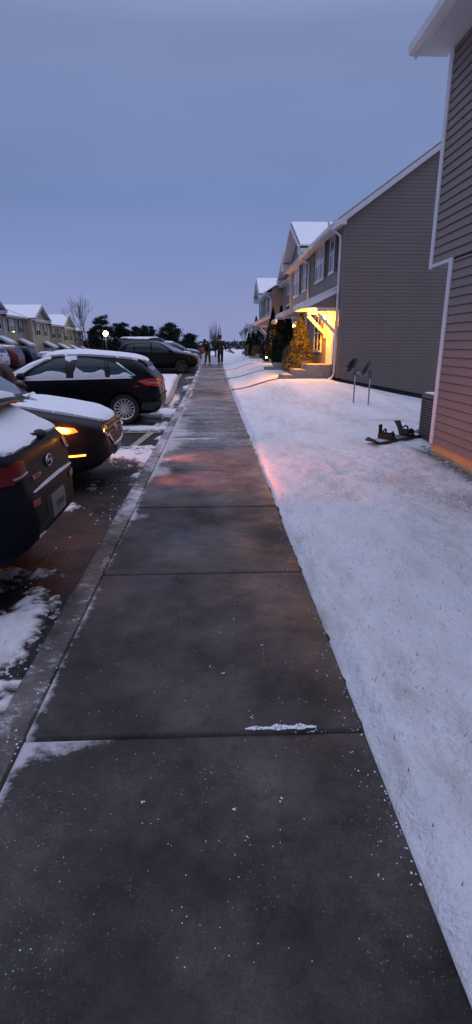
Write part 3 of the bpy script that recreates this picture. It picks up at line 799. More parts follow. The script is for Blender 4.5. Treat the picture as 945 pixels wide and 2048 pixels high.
        for v in nv:
            hit, no, idx, dist = s.bvh.find_nearest(v.co)
            if hit is not None:
                q = (v.co-hit); v.co = v.co-(q.normalized() if q.length > 1e-6 else Vector((0, 0, 1)))*(thick+q.length*0+off*0)
        bmesh.ops.recalc_face_normals(bm, faces=bm.faces)
        me = bpy.data.meshes.new(name); bm.to_mesh(me); bm.free()
        return finish(name, me, m, parent or s.root, smooth, 50)
    def at(s, view, a, b):
        L = s.T['L']
        o, d = {'side+': (Vector((a, 3, b)), Vector((0, -1, 0))), 'side-': (Vector((a, -3, b)), Vector((0, 1, 0))), 'top': (Vector((a, b, 4)), Vector((0, 0, -1))), 'front': (Vector((L+3, a, b)), Vector((-1, 0, 0))), 'rear': (Vector((-3, a, b)), Vector((1, 0, 0)))}[view]
        h, n, i, di = s.bvh.ray_cast(o, d); return h, n
    def mirror(s, x, z, sd, snow=False, lit=False):
        w = s.wid(x)
        m = MB(); c = Vector((x, sd*(w+.12), z))
        prof = [(-.09, 0.6), (-.05, .95), (0, 1.0), (.06, .8), (.10, .3)]
        V = []
        seg = 12
        for dx, k in prof:
            for j in range(seg):
                t = 2*math.pi*j/seg; V.append((c.x+dx, c.y+sd*.0+k*.11*math.copysign(abs(math.cos(t))**.7, math.cos(t)), c.z+k*.075*math.copysign(abs(math.sin(t))**.7, math.sin(t))))
        n0 = 0; m.v = V
        for i in range(len(prof)-1):
            for j in range(seg): m.f.append((i*seg+j, i*seg+(j+1) % seg, (i+1)*seg+(j+1) % seg, (i+1)*seg+j))
        m.f.append(tuple(range(seg))); m.f.append(tuple((len(prof)-1)*seg+j for j in range(seg)))
        m.beam((x+.02, sd*(w-.10), z-.07), (x+.01, sd*(w+.06), z-.05), .06, .035)
        o = m.build('mirror', s.paint, s.root, True, 45)
        if snow: MB().box((c.x-.07, c.y-.09, z+.066), (c.x+.06, c.y+.09, z+.11)).build('snow', M['carsnow'], o, True, bevel=.02)
        return o
    def text(s, name, txt, size, view, a, b, m, off=.006):
        h, n = s.at(view, a, b); n = n if n.length else Vector((0, 0, 1))
        return text_mesh(name, txt, size, m, s.root, h+n*off, (view == 'front'))

def text_mesh(name, txt, size, m, parent, loc, front, depth=.002, tilt=0):
    cu = bpy.data.curves.new(name, 'FONT'); cu.body = txt; cu.size = size; cu.extrude = depth; cu.align_x = 'CENTER'; cu.align_y = 'CENTER'
    o = bpy.data.objects.new(name, cu); col.objects.link(o); bpy.context.view_layer.update()
    me = bpy.data.meshes.new_from_object(o.evaluated_get(bpy.context.evaluated_depsgraph_get())); bpy.data.objects.remove(o)
    # text lies in xy facing +z; stand it up facing front (+x) or rear (-x)
    rot = (Matrix.Rotation(R(90) if front else R(-90), 4, 'Z') @ Matrix.Rotation(R(90-tilt), 4, 'X'))
    me.transform(Matrix.Translation(loc) @ rot)
    return finish(name, me, m, parent)

def smoothpoly(p, n=2):
    for _ in range(n):
        q = []
        for i in range(len(p)):
            a, b = p[i], p[(i+1) % len(p)]
            q += [(a[0]*.75+b[0]*.25, a[1]*.75+b[1]*.25), (a[0]*.25+b[0]*.75, a[1]*.25+b[1]*.75)]
        p = q
    return p
def ell_(c, r, seg=14, rings=9):
    q = MB()
    for i in range(rings+1):
        p = math.pi*i/rings
        for k in range(seg):
            t = 2*math.pi*k/seg; q.v.append((c[0]+r[0]*math.sin(p)*math.cos(t), c[1]+r[1]*math.sin(p)*math.sin(t), c[2]+r[2]*math.cos(p)))
    for i in range(rings):
        for k in range(seg): q.f.append((i*seg+k, i*seg+(k+1) % seg, (i+1)*seg+(k+1) % seg, (i+1)*seg+k))
    return q
def band(a, b):
    return [[a[i], a[i+1], b[i+1], b[i]] for i in range(len(a)-1)]
def mir(p): return [(-a, b) for a, b in p]

def panels(c, sills=.30, doors=(), belt=1.0, both=('side+', 'side-')):
    for v in both:
        for (x0, x1, xt0, xt1) in doors:
            c.patch('door', [(x0, sills), (x1, sills), (xt1, belt), (xt0, belt)], v, c.paint, .004, .006, .12)
def generic_glass(c, win, m='cglass', both=('side+', 'side-')):
    for v in both:
        for pl in win: c.patch('side_window', pl, v, M[m], .004, .008, .1)

# C : dark compact hatch seen from the side, tail to the walk
TC = dict(L=4.38, wr=.335, wx=(.83, 3.48), spokes=15, tum=.27,
    top=[(0, .62), (.02, .74), (.05, .90), (.09, 1.02), (.16, 1.10), (.44, 1.395), (.58, 1.45), (1.2, 1.545), (1.9, 1.59), (2.3, 1.57), (2.8, 1.40), (3.4, 1.07), (3.9, .95), (4.22, .80), (4.34, .66), (4.38, .55)],
    bot=[(0, .42), (.06, .30), (.3, .22), (1, .20), (3.4, .20), (4.1, .22), (4.3, .30), (4.38, .42)],
    w=[(0, .62), (.03, .70), (.10, .79), (.3, .87), (.8, .905), (1.5, .91), (3, .91), (3.8, .88), (4.15, .80), (4.32, .66), (4.38, .52)],
    belt=[(0, .98), (.4, 1.07), (1, 1.05), (2.2, 1.0), (3.4, .94), (4.38, .72)])
C = Car('parked_car', 'black hatchback with snowy roof and a silver many spoked wheel, tail to the walk', (-1.21, 13.2, -.13), math.pi, TC, M['car_black'], cat='car')
panels(C, .32, ((1.25, 2.02, 1.12, 2.0), (2.04, 3.05, 2.02, 2.98)), 1.03)
win = [[(.60, 1.10), (.68, 1.16), (.98, 1.34), (1.12, 1.375), (1.10, 1.07), (.80, 1.05)], [(1.20, 1.07), (1.22, 1.40), (1.55, 1.45), (1.84, 1.46), (1.90, 1.04)], [(2.08, 1.03), (2.06, 1.46), (2.30, 1.43), (2.74, 1.22), (2.98, 1.02)]]
generic_glass(C, win, 'cglass_teal')
for v in ('side+', 'side-'):
    C.patch('pillar', [(1.91, 1.04), (1.85, 1.47), (2.05, 1.48), (2.07, 1.03)], v, M['black'], .006, .01, .1)
    C.patch('pillar', [(1.115, 1.06), (1.13, 1.38), (1.21, 1.40), (1.195, 1.06)], v, M['black'], .007, .01, .1)
    C.patch('window_trim', [[(.80, 1.015), (1.2, 1.015), (1.2, 1.04), (.80, 1.04)], [(1.2, 1.015), (3.0, .985), (3.0, 1.01), (1.2, 1.04)], [(.53, 1.085), (.80, 1.015), (.80, 1.045), (.60, 1.09)], [(.53, 1.085), (.59, 1.09), (.97, 1.355), (.92, 1.355)]], v, M['chrome'], .010, .012, .12)
    C.patch('door_handle', [(1.24, .92), (1.24, .95), (1.42, .95), (1.42, .92)], v, M['car_black'], .035, .03, .1)
    C.patch('door_handle', [(2.10, .90), (2.10, .93), (2.30, .93), (2.30, .90)], v, M['car_black'], .035, .03, .1)
# snow held on the lower glass
C.patch('snow', [[(2.07, 1.02), (2.06, 1.12), (2.2, 1.16), (2.35, 1.18), (2.5, 1.17), (2.62, 1.12), (2.8, 1.08), (3.0, 1.05), (3.02, .99), (2.4, .99)],
    [(1.20, 1.02), (1.22, 1.18), (1.28, 1.21), (1.42, 1.16), (1.55, 1.14), (1.68, 1.15), (1.78, 1.22), (1.84, 1.26), (1.90, 1.14), (1.91, 1.01)],
    [(.62, 1.08), (.70, 1.13), (.80, 1.15), (.90, 1.10), (1.10, 1.09), (1.11, 1.03), (.8, 1.03), (.66, 1.05)],
    [(.60, 1.02), (1.3, 1.0), (3.0, .965), (3.05, 1.0), (1.3, 1.035), (.70, 1.05)], [(1.82, 1.42), (1.84, 1.50), (2.10, 1.50), (2.08, 1.40), (1.98, 1.37), (1.92, 1.41)],
    [(3.04, .90), (3.0, 1.04), (3.10, 1.14), (3.4, 1.02), (3.9, .93), (4.25, .76), (4.2, .72), (3.8, .84), (3.4, .90)]], 'side+', M['carsnow'], .004, .008, .05, puff=.010)
C.patch('snow_roof', smoothpoly([(.36, -.60), (.36, .60), (.75, .70), (2.0, .70), (2.75, .66), (2.75, -.66), (2.0, -.70), (.75, -.70)], 2), 'top', M['carsnow'], .004, .012, .09, puff=.045)
C.patch('snow_pillar', [(2.4, .60), (2.4, .74), (3.0, .86), (3.35, .84), (3.35, .70), (2.9, .66)], 'top', M['carsnow'], .004, .012, .09, puff=.03)
C.patch('snow_hood', smoothpoly([(3.32, -.74), (3.32, .80), (3.8, .80), (4.18, .66), (4.28, .3), (4.28, -.3), (4.18, -.66), (3.8, -.74)], 1), 'top', M['carsnow'], .004, .012, .09, puff=.04)
C.patch('windshield', [(2.62, -.6), (2.62, .6), (3.3, .68), (3.3, -.68)], 'top', M['cglass'], .004, .01, .1)
C.patch('rear_glass', smoothpoly([(-.58, 1.16), (.58, 1.16), (.52, 1.37), (-.52, 1.37)], 1), 'rear', M['cglass_teal'], .005, .01, .06)
C.patch('spoiler', [(.30, -.58), (.30, .58), (.52, .62), (.52, -.62)], 'top', M['car_black'], .03, .04, .06)
for sd, v in ((1, 'side+'), (-1, 'side-')):
    o = C.patch('tail_light', [(.03, .83), (.02, .99), (.20, 1.02), (.50, .96), (.30, .86)], v, M['redlit'], .014, .02, .04)
    p = [(sd*.50, .86), (sd*.50, .97), (sd*.68, 1.0), (sd*.745, .99), (sd*.735, .84)]
    C.patch('tail_lens', p, 'rear', M['redlit'], .014, .02, .05, parent=o)
    C.patch('lens_band', [(.06, .90), (.06, .925), (.28, .935), (.28, .91)], v, M['clearlens'], .020, .01, .04, parent=o)
C.patch('bumper_trim', [(0.02, .42), (.02, .50), (.42, .47), (.46, .33), (.2, .30)], 'side+', M['blackm'], .008, .012, .06)
C.patch('license_plate', [(-.16, .66), (.16, .66), (.16, .80), (-.16, .80)], 'rear', M['plate'], .01, .012, .1)
C.patch('bumper_ledge', [(-.7, .60), (.7, .60), (.72, .64), (-.72, .64)], 'rear', M['car_black'], .03, .035, .08)
C.mirror(3.02, 1.06, 1, snow=True); C.mirror(3.02, 1.06, -1)
C.patch('hazard_glint', [(3.28, .74), (3.28, .77), (3.40, .77), (3.40, .74)], 'side+', M['amber_dim'], .006, .008, .05)  # emissive spot imitating the crossover's hazard lamps reflected in this flank

# B : dark crossover, nose to the walk, hazard lamps lit
TB = dict(L=4.55, wr=.355, wx=(.95, 3.62), spokes=5, rimm='rim_dark', tum=.26,
    top=[(0, .70), (.03, .86), (.08, 1.02), (.34, 1.50), (.55, 1.62), (1.5, 1.68), (2.35, 1.61), (2.7, 1.44), (3.32, 1.06), (3.7, 1.00), (4.1, .925), (4.34, .865), (4.45, .815), (4.51, .72), (4.55, .58)],
    bot=[(0, .45), (.1, .32), (.4, .24), (1, .22), (3.6, .22), (4.2, .24), (4.42, .30), (4.55, .42)],
    w=[(0, .66), (.04, .74), (.14, .84), (.5, .90), (1.2, .92), (3.6, .92), (4.1, .90), (4.30, .85), (4.43, .77), (4.51, .67), (4.55, .56)],
    belt=[(0, 1.0), (1, 1.08), (2.5, 1.04), (3.3, .97), (4.1, .85), (4.4, .76), (4.55, .64)])
B = Car('parked_car', 'dark crossover nose to the walk with orange hazard lamps glowing and snow over its hood', (-1.30-4.55, 7.12, -.13), 0, TB, M['car_brown'])
panels(B, .32, ((1.05, 2.05, .98, 2.02), (2.07, 3.1, 2.05, 3.05)), 1.07)
generic_glass(B, [[(.55, 1.16), (.75, 1.42), (1.0, 1.50), (1.03, 1.10)], [(1.08, 1.10), (1.06, 1.52), (1.95, 1.55), (2.0, 1.07)], [(2.08, 1.07), (2.06, 1.55), (2.35, 1.52), (2.9, 1.22), (3.02, 1.05)]])
B.patch('windshield', smoothpoly([(2.45, -.62), (2.45, .62), (3.24, .76), (3.24, -.76)], 1), 'top', M['cglass_frost'], .005, .01, .1)
B.patch('cowl', [(3.22, -.74), (3.22, .74), (3.30, .76), (3.30, -.76)], 'top', M['blackm'], .006, .01, .1)
B.patch('snow_cowl', [(3.26, .30), (3.26, .74), (3.33, .76), (3.33, .3)], 'top', M['carsnow'], .006, .01, .06, puff=.025)
hood = [(3.36, -.60), (3.42, -.42), (3.56, -.34), (3.44, -.20), (3.42, -.10), (3.60, -.02), (3.50, .08), (3.37, .16), (3.36, .74), (3.8, .76), (4.15, .76), (4.34, .56), (4.455, .42), (4.475, .0), (4.455, -.42), (4.34, -.52), (4.15, -.60), (3.9, -.64), (3.6, -.64)]
B.patch('snow_hood', smoothpoly(hood, 2), 'top', M['carsnow'], .003, .010, .035, puff=.026)
B.patch('snow_roof', smoothpoly([(.4, -.62), (.4, .62), (1.5, .68), (2.3, .66), (2.3, -.66), (1.5, -.68)], 1), 'top', M['carsnow'], .003, .012, .1, puff=.04)
gr = B.patch('grille', [(-.42, .76), (-.40, .64), (-.30, .55), (-.18, .52), (.18, .52), (.30, .55), (.40, .64), (.42, .76), (.36, .805), (-.36, .805)], 'front', M['blackm'], .006, .02, .05)
for zz in (.57, .62, .67, .72, .77):
    hw = .26 if zz < .6 else .34 if zz < .7 else .38
    B.patch('grille_bar', [(-hw, zz), (hw, zz), (hw, zz+.012), (-hw, zz+.012)], 'front', M['black'], .014, .012, .08, parent=gr)
B.patch('grille_surround', band([(-.46, .78), (-.435, .62), (-.33, .52), (-.19, .485), (.19, .485), (.33, .52), (.435, .62), (.46, .78)], [(-.43, .78), (-.40, .64), (-.30, .55), (-.18, .520), (.18, .520), (.30, .55), (.40, .64), (.43, .78)]), 'front', M['chrome'], .016, .03, .05)
B.patch('snow_ledge', band([(-.36, .575), (-.30, .52), (-.18, .497), (.18, .497), (.30, .52), (.36, .575)], [(-.345, .583), (-.29, .545), (-.18, .522), (.18, .522), (.29, .545), (.345, .583)]), 'front', M['carsnow'], .022, .02, .05, puff=.006)
# winged oval emblem
em = MB(); h0, n0 = B.at('front', 0, .70); cx_ = h0.x+.025
ov_ = [(math.cos(t)*.072, .70+math.sin(t)*.056) for t in [2*math.pi*i/28 for i in range(28)]]
em.tube([(cx_, a, b) for a, b in ov_+[ov_[0]]], .006, 6); em.tube([(cx_, -.066, .725), (cx_, -.035, .715), (cx_, -.012, .695), (cx_, 0, .675), (cx_, .012, .695), (cx_, .035, .715), (cx_, .066, .725)], .007, 6)
em.build('emblem', M['chrome'], gr, True)
B.patch('lower_intake', [(-.46, .36), (.46, .36), (.42, .47), (-.42, .47)], 'front', M['blackm'], .006, .01, .06)
pl = B.patch('license_plate', [(-.155, .375), (.155, .375), (.155, .485), (-.155, .485)], 'front', M['plate'], .030, .03, .1)
B.text('plate_text', '7XR 482', .055, 'front', 0, .43, M['ink'], .040).parent = pl
for sd in (-1, 1):
    v = 'side+' if sd > 0 else 'side-'
    hl = B.patch('headlight', [(sd*.45, .72), (sd*.45, .775), (sd*.56, .785), (sd*.64, .79), (sd*.64, .72), (sd*.55, .705)], 'front', M['darklens'], .010, .02, .05)
    B.patch('lamp_halo', [(3.92, .80), (4.05, .825), (4.22, .805), (4.26, .76), (4.14, .735), (4.02, .755)], v, M['amber_on'], .008, .02, .05, parent=hl)  # emissive patch painting the amber halo around the turn signal
    B.patch('turn_signal', [(3.96, .795), (4.06, .82), (4.15, .80), (4.19, .775), (4.13, .75), (4.05, .765)], v, M['amber_hot'], .016, .02, .05, parent=hl)
    B.patch('headlight_trim', [(sd*.43, .66), (sd*.44, .70), (sd*.57, .695), (sd*.66, .71), (sd*.66, .70), (sd*.56, .655)], 'front', M['chrome'], .022, .03, .05)
    B.patch('fog_bar', [(4.10, .468), (4.10, .485), (4.32, .492), (4.32, .475)], v, M['amber_bar'], .016, .015, .03)
    B.patch('snow_ledge', [(sd*.26, .335), (sd*.46, .34), (sd*.48, .36), (sd*.30, .365)], 'front', M['carsnow'], .02, .03, .05)
    for vv in (v,):
        B.patch('door_handle', [(1.2, .98), (1.2, 1.01), (1.4, 1.01), (1.4, .98)], vv, B.paint, .035, .03, .1)
        B.patch('wheel_arch_trim', band([(3.62+.48*math.cos(t), .365+.48*math.sin(t)) for t in [math.pi*i/14 for i in range(15)]], [(3.62+.415*math.cos(t), .365+.415*math.sin(t)) for t in [math.pi*i/14 for i in range(15)]]), vv, M['blackm'], .008, .01, .08)
    B.mirror(2.98, 1.14, sd)

# A : grey hatchback at the left edge, tail to the walk
TA = dict(L=4.25, wr=.33, wx=(.88, 3.45), spokes=5, tum=.30,
    top=[(0, .60), (.008, .74), (.018, .79), (.03, .81), (.042, .90), (.058, 1.00), (.10, 1.07), (.18, 1.115), (.50, 1.275), (.58, 1.33), (.9, 1.38), (1.7, 1.43), (2.3, 1.38), (3.1, 1.04), (3.7, .92), (4.1, .78), (4.22, .62), (4.25, .5)],
    bot=[(0, .54), (.03, .46), (.12, .38), (.4, .27), (1, .22), (3.4, .18), (4.0, .22), (4.2, .32), (4.25, .4)],
    w=[(0, .44), (.02, .52), (.06, .60), (.12, .68), (.28, .79), (.6, .88), (1.5, .91), (3.2, .90), (3.8, .85), (4.1, .74), (4.25, .5)],
    belt=[(0, .70), (.02, .77), (.05, .90), (.10, .96), (.3, 1.03), (1, 1.03), (3.1, .95), (4.25, .66)])
A_ = Car('parked_car', 'charcoal hatchback cut by the left edge, snow on its rear window, tail to the walk', (-1.185, 3.90, -.13), math.pi, TA, M['car_grey'])
panels(A_, .30, ((1.2, 2.0, 1.05, 1.98), (2.02, 3.0, 2.0, 2.9)), 1.0)
generic_glass(A_, [[(.62, 1.08), (.9, 1.26), (1.02, 1.30), (1.0, 1.04)], [(1.06, 1.04), (1.08, 1.31), (1.9, 1.34), (1.92, 1.02)], [(1.98, 1.02), (1.96, 1.34), (2.3, 1.30), (2.8, 1.10), (2.9, 1.0)]])
rg_ = A_.patch('rear_glass', smoothpoly([(.17, -.66), (.17, .66), (.50, .56), (.50, -.56)], 1), 'top', M['cglass'], .004, .01, .05)
A_.patch('snow_rear_glass', smoothpoly([(.125, -.52), (.115, -.25), (.145, -.16), (.14, -.06), (.105, .0), (.095, .30), (.11, .56), (.20, .66), (.36, .64), (.50, .54), (.53, .0), (.52, -.50), (.40, -.60), (.25, -.63), (.16, -.60)], 1), 'top', M['carsnow'], .004, .012, .03, parent=rg_, puff=.016)
# rear spoiler: a real lip standing off the glass, with its stop lamp
sl_ = MB(); sv = []
NS = 14
for i in range(NS+1):
    t = -1+2*i/NS; y = .66*t; back = .40-.05*(1-t*t)+.03*abs(t)**4; z = 1.335-.040*t*t
    sv += [(back, y, z+.0), (back+.02, y, z+.022), (back+.28, y, z+.060), (back+.28, y, z-.02), (back+.03, y, z-.030)]
sl_.v = sv
for i in range(NS):
    for k in range(5): a = i*5+k; b = i*5+(k+1) % 5; sl_.f.append((a, b, b+5, a+5))
sl_.f += [tuple(range(5)), tuple(NS*5+k for k in range(5))]
so_ = sl_.build('spoiler', M['car_grey'], A_.root, True, 40)
MB().box((.340, -.17, 1.316), (.352, .17, 1.332)).build('brake_lamp', M['redlens'], so_)
sn_ = MB(); sv = []
for i in range(NS+1):
    t = -1+2*i/NS; y = .64*t; back = .42-.05*(1-t*t)+.03*abs(t)**4; z = 1.335-.040*t*t
    sv += [(back, y, z+.015), (back+.02, y, z+.058), (back+.30, y, z+.115), (back+.30, y, z+.03)]
sn_.v = sv
for i in range(NS):
    for k in range(4): a = i*4+k; b = i*4+(k+1) % 4; sn_.f.append((a, b, b+4, a+4))
sn_.f += [tuple(range(4)), tuple(NS*4+k for k in range(4))]
sn_.build('snow', M['carsnow'], so_, True, 60)
A_.patch('snow_roof', smoothpoly([(.6, -.56), (.6, .56), (1.5, .62), (2.3, .6), (2.3, -.6), (1.5, -.62)], 1), 'top', M['carsnow'], .003, .012, .1, puff=.05)
A_.patch('hatch_seam', [(-.5, .832), (.5, .832), (.5, .839), (-.5, .839)], 'rear', M['blackm'], .003, .004, .08)
A_.patch('hatch_crease', [(-.34, .975), (.34, .975), (.34, .981), (-.34, .981)], 'rear', M['car_grey'], .004, .008, .08)
for sd in (1, -1):
    v = 'side+' if sd > 0 else 'side-'
    tl = A_.patch('tail_light', [(sd*.46, .955), (sd*.45, 1.01), (sd*.54, 1.02), (sd*.62, 1.01), (sd*.635, .955), (sd*.625, .90), (sd*.54, .915)], 'rear', M['redlens'], .010, .02, .05)
    A_.patch('side_lens', [(.075, .89), (.085, 1.0), (.30, 1.03), (.44, 1.01), (.38, .92)], v, M['redlens'], .010, .02, .05, parent=tl)
    A_.patch('clear_band', [(sd*.47, .935), (sd*.47, .945), (sd*.62, .93), (sd*.62, .918)], 'rear', M['clearlens'], .018, .02, .05, parent=tl)
    A_.patch('reflector', [(sd*.38, .70), (sd*.38, .745), (sd*.50, .75), (sd*.50, .705)], 'rear', M['redlens'], .010, .015, .05)
    A_.patch('door_handle', [(1.15, .90), (1.15, .93), (1.35, .93), (1.35, .90)], v, A_.paint, .035, .03, .1)
A_.patch('snow_bumper', [(-.50, .788), (-.2, .796), (.2, .798), (.44, .790), (.44, .797), (.2, .808), (-.2, .812), (-.50, .800)], 'rear', M['carsnow'], .012, .012, .04)
A_.patch('bumper_recess', [(-.26, .52), (.26, .52), (.23, .71), (-.23, .71)], 'rear', M['blackm'], .003, .006, .08)
ap = A_.patch('license_plate', [(-.155, .535), (.155, .535), (.155, .69), (-.155, .69)], 'rear', M['plate'], .016, .02, .1)
A_.text('plate_text', 'F5914', .07, 'rear', 0, .61, M['ink'], .026).parent = ap
A_.patch('bumper_valance', [(-.44, .50), (.44, .50), (.46, .56), (-.46, .56)], 'rear', M['blackm'], .006, .01, .08)
A_.patch('snow_valance', [(.28, .465), (.30, .48), (.42, .49), (.43, .475)], 'rear', M['carsnow'], .012, .01, .05)
A_.text('model_lettering', 'TUCSON', .045, 'rear', .30, .875, M['chrome'], .004)
h0, n0 = A_.at('rear', 0, .93)
em = MB(); ex = h0.x-.012
ov_ = [(math.cos(t)*.068, .925+math.sin(t)*.040) for t in [2*math.pi*i/28 for i in range(28)]]
em.tube([(ex+.012*0, a, b) for a, b in ov_+[ov_[0]]], .006, 6)
em.tube([(ex, .030, .955), (ex, .038, .925), (ex, .026, .894)], .006, 6).tube([(ex, -.026, .957), (ex, -.038, .925), (ex, -.030, .895)], .006, 6).tube([(ex, .036, .915), (ex, .0, .928), (ex, -.036, .936)], .006, 6)
em.build('emblem', M['chrome'], A_.root, True)
wp = ell_((.115, -.10, 1.10), (.05, .055, .035)); wp.beam((.12, -.10, 1.105), (.135, .02, 1.112), .03, .02)
wp.build('wiper', M['blackm'], A_.root, True, 40)

def simple_car(label, loc, rz, T, paint, snow=(), glassm='cglass', cat='car', group=None, rear=True, snowm='carsnow'):
    c = Car('parked_car', label, loc, rz, dict(T, simple=True), M[paint], group, cat, False)
    L = T['L']
    generic_glass(c, T['win'], glassm)
    c.patch('windshield', T['ws'], 'top', M[glassm], .005, .01, .15)
    tz = T['top'][3][1]
    for sd in (1, -1):
        c.patch('tail_light', [(sd*.48, T['tl'][0]), (sd*.48, T['tl'][1]), (sd*.72, T['tl'][1]), (sd*.72, T['tl'][0])], 'rear', M['redlens'], .01, .02, .1)
        c.patch('headlight', [(sd*.45, T['hl'][0]), (sd*.45, T['hl'][1]), (sd*.68, T['hl'][1]), (sd*.68, T['hl'][0])], 'front', M['clearlens'], .01, .02, .1)
        c.mirror(T['mx'], T['mz'], sd)
    c.patch('grille', [(-.38, T['hl'][0]-.1), (.38, T['hl'][0]-.1), (.42, T['hl'][1]-.02), (-.42, T['hl'][1]-.02)], 'front', M['blackm'], .01, .02, .1)
    c.patch('license_plate', [(-.16, .55), (.16, .55), (.16, .69), (-.16, .69)], 'rear', M['plate'], .01, .012, .15)
    c.patch('rear_glass', T['rg'], 'rear', M['cglass'], .005, .01, .1)
    for nm, pl in snow: c.patch(nm, smoothpoly(pl, 1), 'top', M[snowm], .004, .012, .12, puff=.045)
    return c
TS = dict(L=4.75, wr=.37, wx=(.95, 3.80), spokes=5, rimm='rim_dark', tum=.24,
    top=[(0, .75), (.03, .95), (.08, 1.12), (.36, 1.62), (.6, 1.72), (1.8, 1.78), (2.5, 1.70), (2.85, 1.56), (3.5, 1.19), (4.0, 1.10), (4.45, 1.0), (4.65, .88), (4.72, .75), (4.75, .62)],
    bot=[(0, .45), (.1, .33), (.4, .26), (1, .24), (3.8, .24), (4.4, .26), (4.65, .34), (4.75, .45)],
    w=[(0, .70), (.05, .80), (.2, .90), (.6, .93), (1.5, .94), (3.8, .94), (4.3, .90), (4.6, .76), (4.75, .58)],
    belt=[(0, 1.1), (1, 1.16), (2.5, 1.13), (3.4, 1.08), (4.3, .94), (4.75, .75)],
    win=[[(.50, 1.24), (.75, 1.54), (1.05, 1.60), (1.06, 1.18)], [(1.12, 1.18), (1.10, 1.62), (2.0, 1.64), (2.05, 1.15)], [(2.12, 1.15), (2.10, 1.64), (2.5, 1.60), (3.05, 1.30), (3.2, 1.13)]],
    ws=[(2.62, -.60), (2.62, .60), (3.42, .76), (3.42, -.76)], tl=(.98, 1.14), hl=(.80, .90), mx=3.15, mz=1.24, rg=[(-.58, 1.24), (.58, 1.24), (.52, 1.58), (-.52, 1.58)])
TH = dict(L=4.5, wr=.33, wx=(.9, 3.6), spokes=6, tum=.28,
    top=[(0, .65), (.03, .85), (.1, 1.0), (.5, 1.06), (1.0, 1.33), (1.4, 1.43), (2.2, 1.45), (2.7, 1.33), (3.4, 1.0), (4.0, .88), (4.35, .75), (4.45, .62), (4.5, .5)],
    bot=[(0, .40), (.1, .28), (.4, .20), (3.6, .20), (4.2, .22), (4.5, .38)],
    w=[(0, .62), (.05, .72), (.2, .83), (.6, .89), (3.6, .89), (4.1, .84), (4.4, .66), (4.5, .5)],
    belt=[(0, .85), (1, .98), (2.5, .95), (3.4, .92), (4.2, .80), (4.5, .6)],
    win=[[(.95, 1.02), (1.25, 1.28), (1.95, 1.34), (1.98, .98)], [(2.05, .98), (2.03, 1.34), (2.4, 1.28), (3.0, .98)]],
    ws=[(2.55, -.56), (2.55, .56), (3.3, .68), (3.3, -.68)], tl=(.80, .92), hl=(.62, .72), mx=3.0, mz=1.04, rg=[(-.56, 1.08), (.56, 1.08), (.5, 1.3), (-.5, 1.3)])
TV = dict(L=4.9, wr=.38, wx=(1.0, 3.9), spokes=5, tum=.12,
    top=[(0, .9), (.02, 1.3), (.05, 1.8), (.15, 2.0), (1, 2.05), (3.0, 2.05), (3.3, 1.95), (3.75, 1.30), (4.3, 1.22), (4.8, 1.05), (4.87, .8), (4.9, .6)],
    bot=[(0, .5), (.1, .38), (1, .3), (4.4, .3), (4.9, .5)],
    w=[(0, .86), (.05, .92), (.3, .96), (3.8, .96), (4.5, .92), (4.8, .84), (4.9, .7)],
    belt=[(0, 1.2), (3, 1.2), (4.4, 1.05), (4.9, .7)],
    win=[[(.3, 1.28), (.3, 1.85), (1.9, 1.85), (1.9, 1.28)], [(2.0, 1.28), (2.0, 1.85), (3.1, 1.85), (3.4, 1.28)]],
    ws=[(3.25, -.7), (3.25, .7), (3.7, .75), (3.7, -.75)], tl=(.95, 1.25), hl=(.8, .95), mx=3.4, mz=1.35, rg=[(-.6, 1.35), (.6, 1.35), (.58, 1.85), (-.58, 1.85)])
roofS = ('snow_roof', [(.5, -.58), (.5, .58), (1.5, .64), (2.4, .62), (2.4, -.62), (1.5, -.64)])
hoodS = ('snow_hood', [(3.5, -.7), (3.5, .7), (4.2, .68), (4.45, .4), (4.45, -.4), (4.2, -.68)])
roofH = ('snow_roof', [(1.2, -.52), (1.2, .52), (2.45, .55), (2.45, -.55)]); hoodH = ('snow_hood', [(3.4, -.66), (3.4, .66), (4.1, .6), (4.3, .3), (4.3, -.3), (4.1, -.6)]); trunkH = ('snow_trunk', [(.12, -.6), (.12, .6), (.5, .62), (.5, -.62)])
roofV = ('snow_roof', [(.2, -.75), (.2, .75), (3.0, .76), (3.0, -.76)])
gz_ = float(lotz(-3, 34))
simple_car('black sport utility vehicle, nose to the walk, first past the snowy planting island', (-.95-4.75, 33.6, gz_), 0, TS, 'car_black', [])
simple_car('silver grey vehicle nose to the walk, half hidden behind the black sport utility vehicle', (-1.0-4.75, 36.6, gz_+.02), 0, TS, 'car_silver', [('snow_hood', [(3.8, -.6), (3.8, .1), (4.3, .1), (4.3, -.5)])])
simple_car('white car with snow on its hood, showing past the silver grey nose', (-.9-4.5, 39.6, gz_+.05), 0, TH, 'car_white', [roofH, hoodH])
simple_car('tall boxy black vehicle with a white snowy roof behind the parked row', (-2.25-4.9, 42.6, gz_+.05), 0, TV, 'car_black', [roofV], cat='van')
simple_car('blue grey vehicle with snowy roof, last of the near row beside the people', (-.95-4.75, 47.0, gz_+.05), 0, TS, 'car_blue', [roofS, hoodS])
far = [(36.5, 'car_silver', TS, [roofS, hoodS], 'silver vehicle under thick snow at the left edge, far row'), (39.6, 'car_white', TS, [roofS, hoodS], 'white vehicle with small dark side panes, far row, second from the left edge'), (42.8, 'car_red', TS, [roofS], 'dark red vehicle with snow on its roof in the far row'), (46.0, 'car_black', TS, [], 'black vehicle without snow in the far row, right of the dark red one'),
       (49.3, 'car_red', TH, [], 'dark maroon low car at the end of the far row before the conifers'), (55.5, 'car_white', TH, [roofH, trunkH], 'small white car deep in the lot near the yellow gabled house'), (61.5, 'car_blue', TH, [roofH, trunkH, hoodH], 'blue car with snow on roof deep in the lot below the far porches')]
